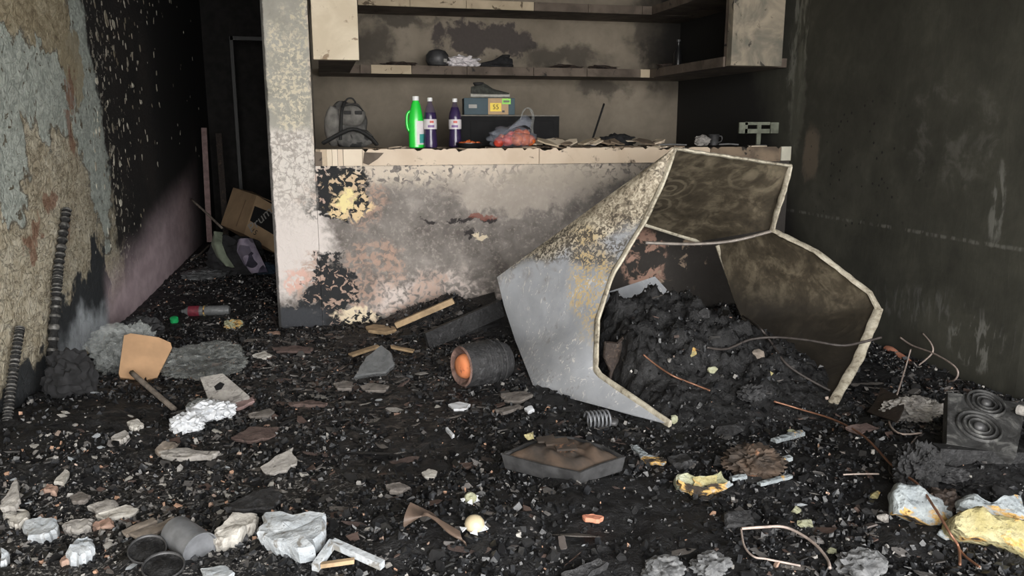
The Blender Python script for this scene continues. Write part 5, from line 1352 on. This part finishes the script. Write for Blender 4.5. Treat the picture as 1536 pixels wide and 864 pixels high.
# ------------------------------------------------------------------ more small pieces traced from the floor
M['ash_board'] = mat_rub('ashen_board', (.10, .088, .08), (.20, .18, .165), (.035, .03, .028))
M['red_board'] = mat_rub('reddish_board', (.07, .045, .04), (.125, .088, .078), (.03, .024, .022))
M['ash_white'] = mat_rub('pale_ash', (.07, .072, .075), (.19, .193, .198), (.02, .02, .02))
EX = [
 ('board_strip', 'reddish burnt board strip lying by the pillar foot', 'board', [(408, 521), (440, 518), (470, 521), (466, 527), (414, 527)], 'red_board'),
 ('board_strip', 'long thin reddish strip across the middle floor', 'board', [(432, 603), (470, 600), (492, 604), (488, 607), (436, 608)], 'red_board'),
 ('board_strip', 'flat grey board piece before the pillar', 'board', [(540, 578), (556, 574), (584, 578), (576, 586), (548, 585)], 'ash_board'),
 ('board_strip', 'wide flat ashen board before the broken tile', 'board', [(372, 620), (404, 612), (412, 616), (402, 626), (374, 624)], 'ash_board'),
 ('board_strip', 'dark layered board slab right of the white papers', 'board', [(346, 656), (372, 640), (420, 640), (412, 654), (376, 662)], 'red_board'),
 ('board_strip', 'ashen board slab between slag wedge and tile sheet', 'board', [(500, 574), (518, 570), (530, 573), (528, 583), (506, 582)], 'ash_board'),
 ('board_strip', 'long ashen strip left of the metal tray', 'board', [(742, 614), (778, 606), (786, 609), (752, 619)], 'ash_board'),
 ('board_strip', 'grey board scrap under the refrigerator panel', 'board', [(750, 590), (790, 586), (800, 592), (780, 602), (756, 600)], 'ash_board'),
 ('paper_scrap', 'white torn scrap before the clay jug', 'scrap', [(672, 606), (690, 602), (706, 606), (700, 613), (680, 614)], 'white'),
 ('paper_scrap', 'small white sliver standing between jug and tray', 'scrap', [(668, 641), (672, 640), (682, 652), (678, 654)], 'white'),
 ('paper_scrap', 'white crumb under the refrigerator panel corner', 'scrap', [(786, 612), (798, 608), (802, 614), (792, 618)], 'white'),
 ('pink_strip', 'pink melted plastic strip below the metal tray', 'strip', [(873, 772), (890, 770), (906, 774), (900, 779), (878, 777)], 'salmon'),
 ('charred_block', 'square black charred block before the foam shell', 'block', [(1088, 766), (1128, 764), (1132, 786), (1090, 788)], 'char_grey'),
 ('charred_plank', 'charred plank half buried below the pink strip', 'plank', [(842, 858), (900, 836), (914, 842), (866, 872)], 'char_grey'),
 ('foam_sliver', 'white foam sliver with an orange tip beside the tray', 'foam', [(946, 668), (954, 666), (972, 682), (1000, 690), (996, 695), (970, 692)], 'foam_w'),
 ('slag_piece', 'dark blue-grey slag tongue beside the orange-tipped sliver', 'slag', [(1000, 684), (1030, 678), (1040, 690), (1024, 698), (1008, 694)], 'char_grey'),
 ('board_strip', 'ashen board at the refrigerator foot', 'board', [(1268, 640), (1300, 634), (1320, 642), (1292, 650)], 'red_board'),
 ('plaster_chip', 'white plaster chip on the ash left of the tray', 'plaster', [(632, 708), (644, 702), (656, 706), (652, 716), (638, 716)], 'plaster'),
 ('plaster_chip', 'broken pale saucer piece beside the pale bulb', 'plaster', [(578, 726), (600, 722), (616, 730), (600, 738), (584, 736)], 'ash_board'),
 ('plaster_chip', 'grey flat chip lying behind the metal disc', 'plaster', [(200, 826), (214, 820), (222, 828), (210, 834)], 'plaster_blue'),
 ('plaster_chip', 'bluish flake at the near edge beside the can', 'plaster', [(300, 852), (340, 848), (352, 858), (330, 872), (306, 868)], 'plaster_blue'),
 ('plaster_chip', 'brown curled board chip beside the orange brick chip', 'plaster', [(104, 744), (118, 736), (136, 742), (126, 752), (108, 752)], 'ash_board'),
]
for nm, l, ct_, pts, m in EX: shard(nm, l, ct_, pts, .014 if m != 'char_grey' else .03, M[m], .022, (random.uniform(-.1, .1), random.uniform(-.3, 0), 1), k=.08)
for i, (x, y, w, h, l) in enumerate(((1000, 866, 60, 26, 'pale ash clump beside the buried plank'), (1070, 862, 56, 30, 'pale jagged ash clump below the foam shell'), (1300, 866, 70, 40, 'grey ash lump below the pale wire loop'), (1430, 722, 50, 20, 'row of black slag above the foam blocks'), (1130, 602, 40, 26, 'knobbly black slag on the front of the heap'))):
    lump('ash_clump', l, 'ash', x, y, w, h, M['ash_white'] if i < 3 else M['char_grey'], 70+i, .7, .5, 2.4, sub=4)

# ================================================================== loose rubble
def mat_frag(name, lo, hi, rough, spec=.5, tint=None):
    g = G(name); r = g.island(); o = g.objrand(); n = g.noise(60, 4, .6)
    k = r.pw(2.2)
    c = g.mix(k, lo, hi)
    if tint: c = g.mix((r*7.31+.13).sin().st(.72, .9), c, tint)
    return g.out(c, rough, n, .5, .004, spec=spec)
M['frag_char'] = mat_frag('char_fragments', (.0028, .0028, .0033), (.034, .036, .040), .40, .55)
M['frag_ash'] = mat_frag('ash_flakes', (.012, .012, .012), (.17, .16, .155), .7, .4, (.075, .050, .042))
M['frag_pale'] = mat_frag('plaster_crumbs', (.16, .155, .15), (.52, .50, .47), .8, .3, (.42, .26, .18))
G_ = {k: atz(*k, 0.) for k in ((180, 800), (500, 545), (60, 700), (300, 700), (850, 800), (700, 700))}
def zone(x, y):
    """(char, ash, pale) weights on the floor"""
    pale = 1.6*bump2(x, y, G_[(180, 800)].x, G_[(180, 800)].y, .75, .5)+.9*bump2(x, y, G_[(60, 700)].x, G_[(60, 700)].y, .5, .6)+.35*bump2(x, y, G_[(300, 700)].x, G_[(300, 700)].y, .6, .6)+.05
    ash = 1.5*bump2(x, y, G_[(500, 545)].x, G_[(500, 545)].y, .95, 1.3)+.6*bump2(x, y, 2.6, 3.0, .6, .9)+.10+.4*bump2(x, y, G_[(180, 800)].x, G_[(180, 800)].y, 1., .6)
    return 1., ash, pale
def frags(name, label, cat, N, mat, size, flat, pick, seed):
    rs = np.random.RandomState(seed); V = []; P = []; c = 0
    while len(P) < N and c < N*40:
        c += 1
        y = 1.55+(rs.rand()**1.35)*3.4; x = rs.uniform(LX+.03, RX-.03)
        if rs.rand() < .06: x = rs.uniform(LX+.03, -.34); y = rs.uniform(4.5, 8.2)
        elif rs.rand() > .12 and rs.rand()*1.6 > zone(x, y)[pick]: continue
        if nz(x, y, 12.3, 1.7) < -.22+.25*sstep(1.5, 2.8, x)*sstep(2.9, 2.2, y) and rs.rand() < .75: continue
        q = Vector((x, y, 0))-EY
        u = 768+F*q.dot(_r)/q.dot(_f)
        if u < -60 or u > 1600: continue
        hh_ = heap_h(x, y)
        if hh_ > .04 and rs.rand() < (.55 if pick == 0 else .85): continue
        if x > wx(y)-.01: continue
        P.append((x, y, max(hh_, gh(x, y))))
    n = len(P); P = np.array(P)
    T = np.array([(a, b, c_) for a in (-1, 1) for b in (-1, 1) for c_ in (-1, 1)], float)
    Fc = np.array([(0, 1, 3, 2), (4, 6, 7, 5), (0, 4, 5, 1), (2, 3, 7, 6), (0, 2, 6, 4), (1, 5, 7, 3)])
    s = size[0]*(size[1]/size[0])**(rs.rand(n)**2.2)
    sc = np.stack([s*rs.uniform(.6, 1.5, n), s*rs.uniform(.4, 1, n), s*rs.uniform(flat[0], flat[1], n)], 1)
    vv = T[None]*(1+rs.uniform(-.55, .2, (n, 8, 3)))*sc[:, None, :]
    a = rs.uniform(0, 6.283, n) if flat[1] > .5 else rs.normal(0, .6, n); b = rs.normal(0, .35 if flat[1] < .5 else 1.2, n); g = rs.normal(0, .3 if flat[1] < .5 else 1.2, n)
    ca, sa, cb, sb, cg, sg = np.cos(a), np.sin(a), np.cos(b), np.sin(b), np.cos(g), np.sin(g)
    Rm = np.zeros((n, 3, 3))
    Rm[:, 0, 0] = ca*cb; Rm[:, 0, 1] = ca*sb*sg-sa*cg; Rm[:, 0, 2] = ca*sb*cg+sa*sg
    Rm[:, 1, 0] = sa*cb; Rm[:, 1, 1] = sa*sb*sg+ca*cg; Rm[:, 1, 2] = sa*sb*cg-ca*sg
    Rm[:, 2, 0] = -sb; Rm[:, 2, 1] = cb*sg; Rm[:, 2, 2] = cb*cg
    vv = np.einsum('nij,nkj->nki', Rm, vv); P[:, 2] += sc[:, 2]*.45
    vv += P[:, None, :]
    vv[:, :, 0] = np.clip(vv[:, :, 0], LX+.002, np.array([wx(v) for v in P[:, 1]])[:, None]-.002); vv[:, :, 1] = np.where(vv[:, :, 0] > -.31, np.minimum(vv[:, :, 1], YC-.002), vv[:, :, 1]); vv[:, :, 2] = np.maximum(vv[:, :, 2], .001)
    fc = (Fc[None]+(np.arange(n)*8)[:, None, None]).reshape(-1, 4)
    me = bpy.data.meshes.new(name); me.from_pydata(vv.reshape(-1, 3).tolist(), [], fc.tolist()); me.materials.append(mat); me.update()
    o = bpy.data.objects.new(name, me); COL.objects.link(o)
    tag(o, label, cat, kind='stuff')
frags('floor_char_fragments', 'fine black charcoal crumbs strewn all over the floor', 'charcoal', 38000, M['frag_char'], (.003, .013), (.3, .9), 0, 1)
frags('floor_ash_flakes', 'thin grey-brown ash flakes and splinters strewn over the floor', 'ash flakes', 9500, M['frag_ash'], (.004, .024), (.06, .22), 1, 2)
frags('floor_plaster_crumbs', 'fine pale plaster crumbs strewn over the floor', 'crumbs', 4200, M['frag_pale'], (.002, .011), (.25, .7), 2, 3)

LAND = [((180, 540), 'before the plastic bag'), ((300, 640), 'near the white papers'), ((100, 620), 'by the black cloth heap'), ((150, 800), 'among the plaster slabs'), ((290, 840), 'near the metal can'), ((440, 820), 'by the large pale plaster chunk'), ((440, 520), 'at the pillar foot'), ((560, 545), 'near the grey slag wedge'), ((700, 590), 'before the clay jug'), ((700, 700), 'between the bulbs and the tray'), ((840, 730), 'before the metal tray'), ((900, 640), 'near the steel spring'), ((1080, 640), 'at the foot of the charred heap'), ((1060, 760), 'before the foam shell'), ((1170, 840), 'near the pale wire loop'), ((1150, 700), 'by the white foam strips'), ((1300, 680), 'along the copper cable'), ((1390, 800), 'before the foam blocks'), ((1400, 620), 'near the stove top'), ((1290, 590), 'by the refrigerator foot'), ((520, 650), 'in the open middle of the floor'), ((420, 690), 'by the triangular tile sheet'), ((600, 860), 'by the broken frame'), ((330, 520), 'at the corridor mouth')]
LAND = [(atz(*k, 0.), t) for k, t in LAND]
def near(x, y): return min(LAND, key=lambda q: (q[0].x-x)**2+(q[0].y-y)**2)[1]
TAKEN = []
def free(x, y, r):
    for a, b, c in TAKEN:
        if (a-x)**2+(b-y)**2 < (r+c)**2*.7: return False
    TAKEN.append((x, y, r)); return True
for o in list(bpy.data.objects):
    if o.parent is None and o.type == 'MESH' and not o.get('kind') and o.location.z < .5 and 1.4 < o.location.y < 5:
        d = max(o.dimensions.x, o.dimensions.y)/2 if o.dimensions.x else .05
        TAKEN.append((o.location.x, o.location.y, min(d, .12)*.8))
def rubble(name, label, cat, group, N, meshes, size, pick, seed, tiltk=.4, lift=.3, ymax=4.6):
    rs = random.Random(seed); n = 0; tr_ = 0
    while n < N and tr_ < N*90:
        tr_ += 1
        y = 1.75+(rs.random()**1.5)*(ymax-1.75); x = rs.uniform(LX+.08, wx(y)-.08)
        if rs.random()*1.5 > zone(x, y)[pick]: continue
        q = Vector((x, y, 0))-EY; u = 768+F*q.dot(_r)/q.dot(_f); v = 432-F*q.dot(_u)/q.dot(_f)
        if not (-10 < u < 1546 and v < 880): continue
        if heap_h(x, y) > .03 and rs.random() < .5: continue
        s = size[0]*(size[1]/size[0])**(rs.random()**1.6)
        if not free(x, y, s): continue
        src, hz_, adj = rs.choice(meshes)
        o = bpy.data.objects.new(name, src); COL.objects.link(o)
        o.location = (x, y, top_h(x, y)+s*hz_*lift); o.scale = (s*rs.uniform(.8, 1.3), s*rs.uniform(.7, 1.1), s*rs.uniform(.8, 1.2))
        o.rotation_euler = (rs.gauss(0, tiltk), rs.gauss(0, tiltk), rs.gauss(0, .55) if pick == 1 else rs.random()*6.28)
        f_ = (s-size[0])/(size[1]-size[0]); sz = 'tiny' if f_ < .12 else 'small' if f_ < .38 else 'fair-sized' if f_ < .7 else 'large'
        tag(o, ' '.join((sz+' '+adj+' '+label+' '+near(x, y)).split()), cat, group); n += 1
ADJ = {'lump_char': 'black', 'grey_char': 'greyish', 'broken_plaster': 'cream', 'grey_mortar': 'grey', 'bluish_plaster': 'bluish', 'ashen_board': 'ash-grey', 'reddish_board': 'reddish', 'brick_shard': 'pinkish'}
def variants(name, k, r, n, mats, seed):
    L = []
    for i in range(k):
        mb = chunk_mesh(name, seed+i, r, n); me = bpy.data.meshes.new(name)
        me.from_pydata([tuple(v) for v in mb.v], [], mb.f); me.materials.append(mats[i % len(mats)]); me.update(); L.append((me, r[2], ADJ.get(mats[i % len(mats)].name, '')))
    return L
M['lump_char'] = mat_char('lump_char', (.004, .004, .0046), (.016, .016, .018), (.075, .077, .08), 40, .32)
rubble('charcoal_lump', 'charcoal lump', 'charcoal', 'charcoal lumps on the floor', 290, variants('charcoal_lump', 14, (1, .8, .65), 16, [M['lump_char'], M['char_grey'], M['lump_char']], 100), (.011, .032), 0, 5, .8)
rubble('plaster_fragment', 'plaster fragment', 'plaster', 'small plaster fragments on the floor', 235, variants('plaster_fragment', 10, (1, .75, .35), 14, [M['plaster'], M['plaster2'], M['plaster_blue'], M['plaster']], 200), (.008, .028), 2, 6, .3)
rubble('ashen_flake', 'burnt board flake', 'flake', 'burnt board flakes on the floor', 280, variants('ashen_flake', 10, (1.5, .6, .09), 12, [M['ash_board'], M['char_grey'], M['ash_board'], M['plaster2'], M['red_board']], 300), (.014, .048), 1, 7, .16, .8)
rubble('brick_crumb', 'brick crumb', 'brick', 'brick crumbs on the floor', 26, variants('brick_crumb', 5, (1, .7, .5), 12, [M['brick']], 400), (.008, .02), 1, 8, .4)
rubble('board_remnant', 'flat sheet of burnt board', 'board', 'burnt board sheets on the floor', 110, variants('board_remnant', 10, (1.5, .6, .05), 14, [M['ash_board'], M['char_grey'], M['ash_board'], M['red_board']], 500), (.03, .075), 1, 11, .12, 1.2)
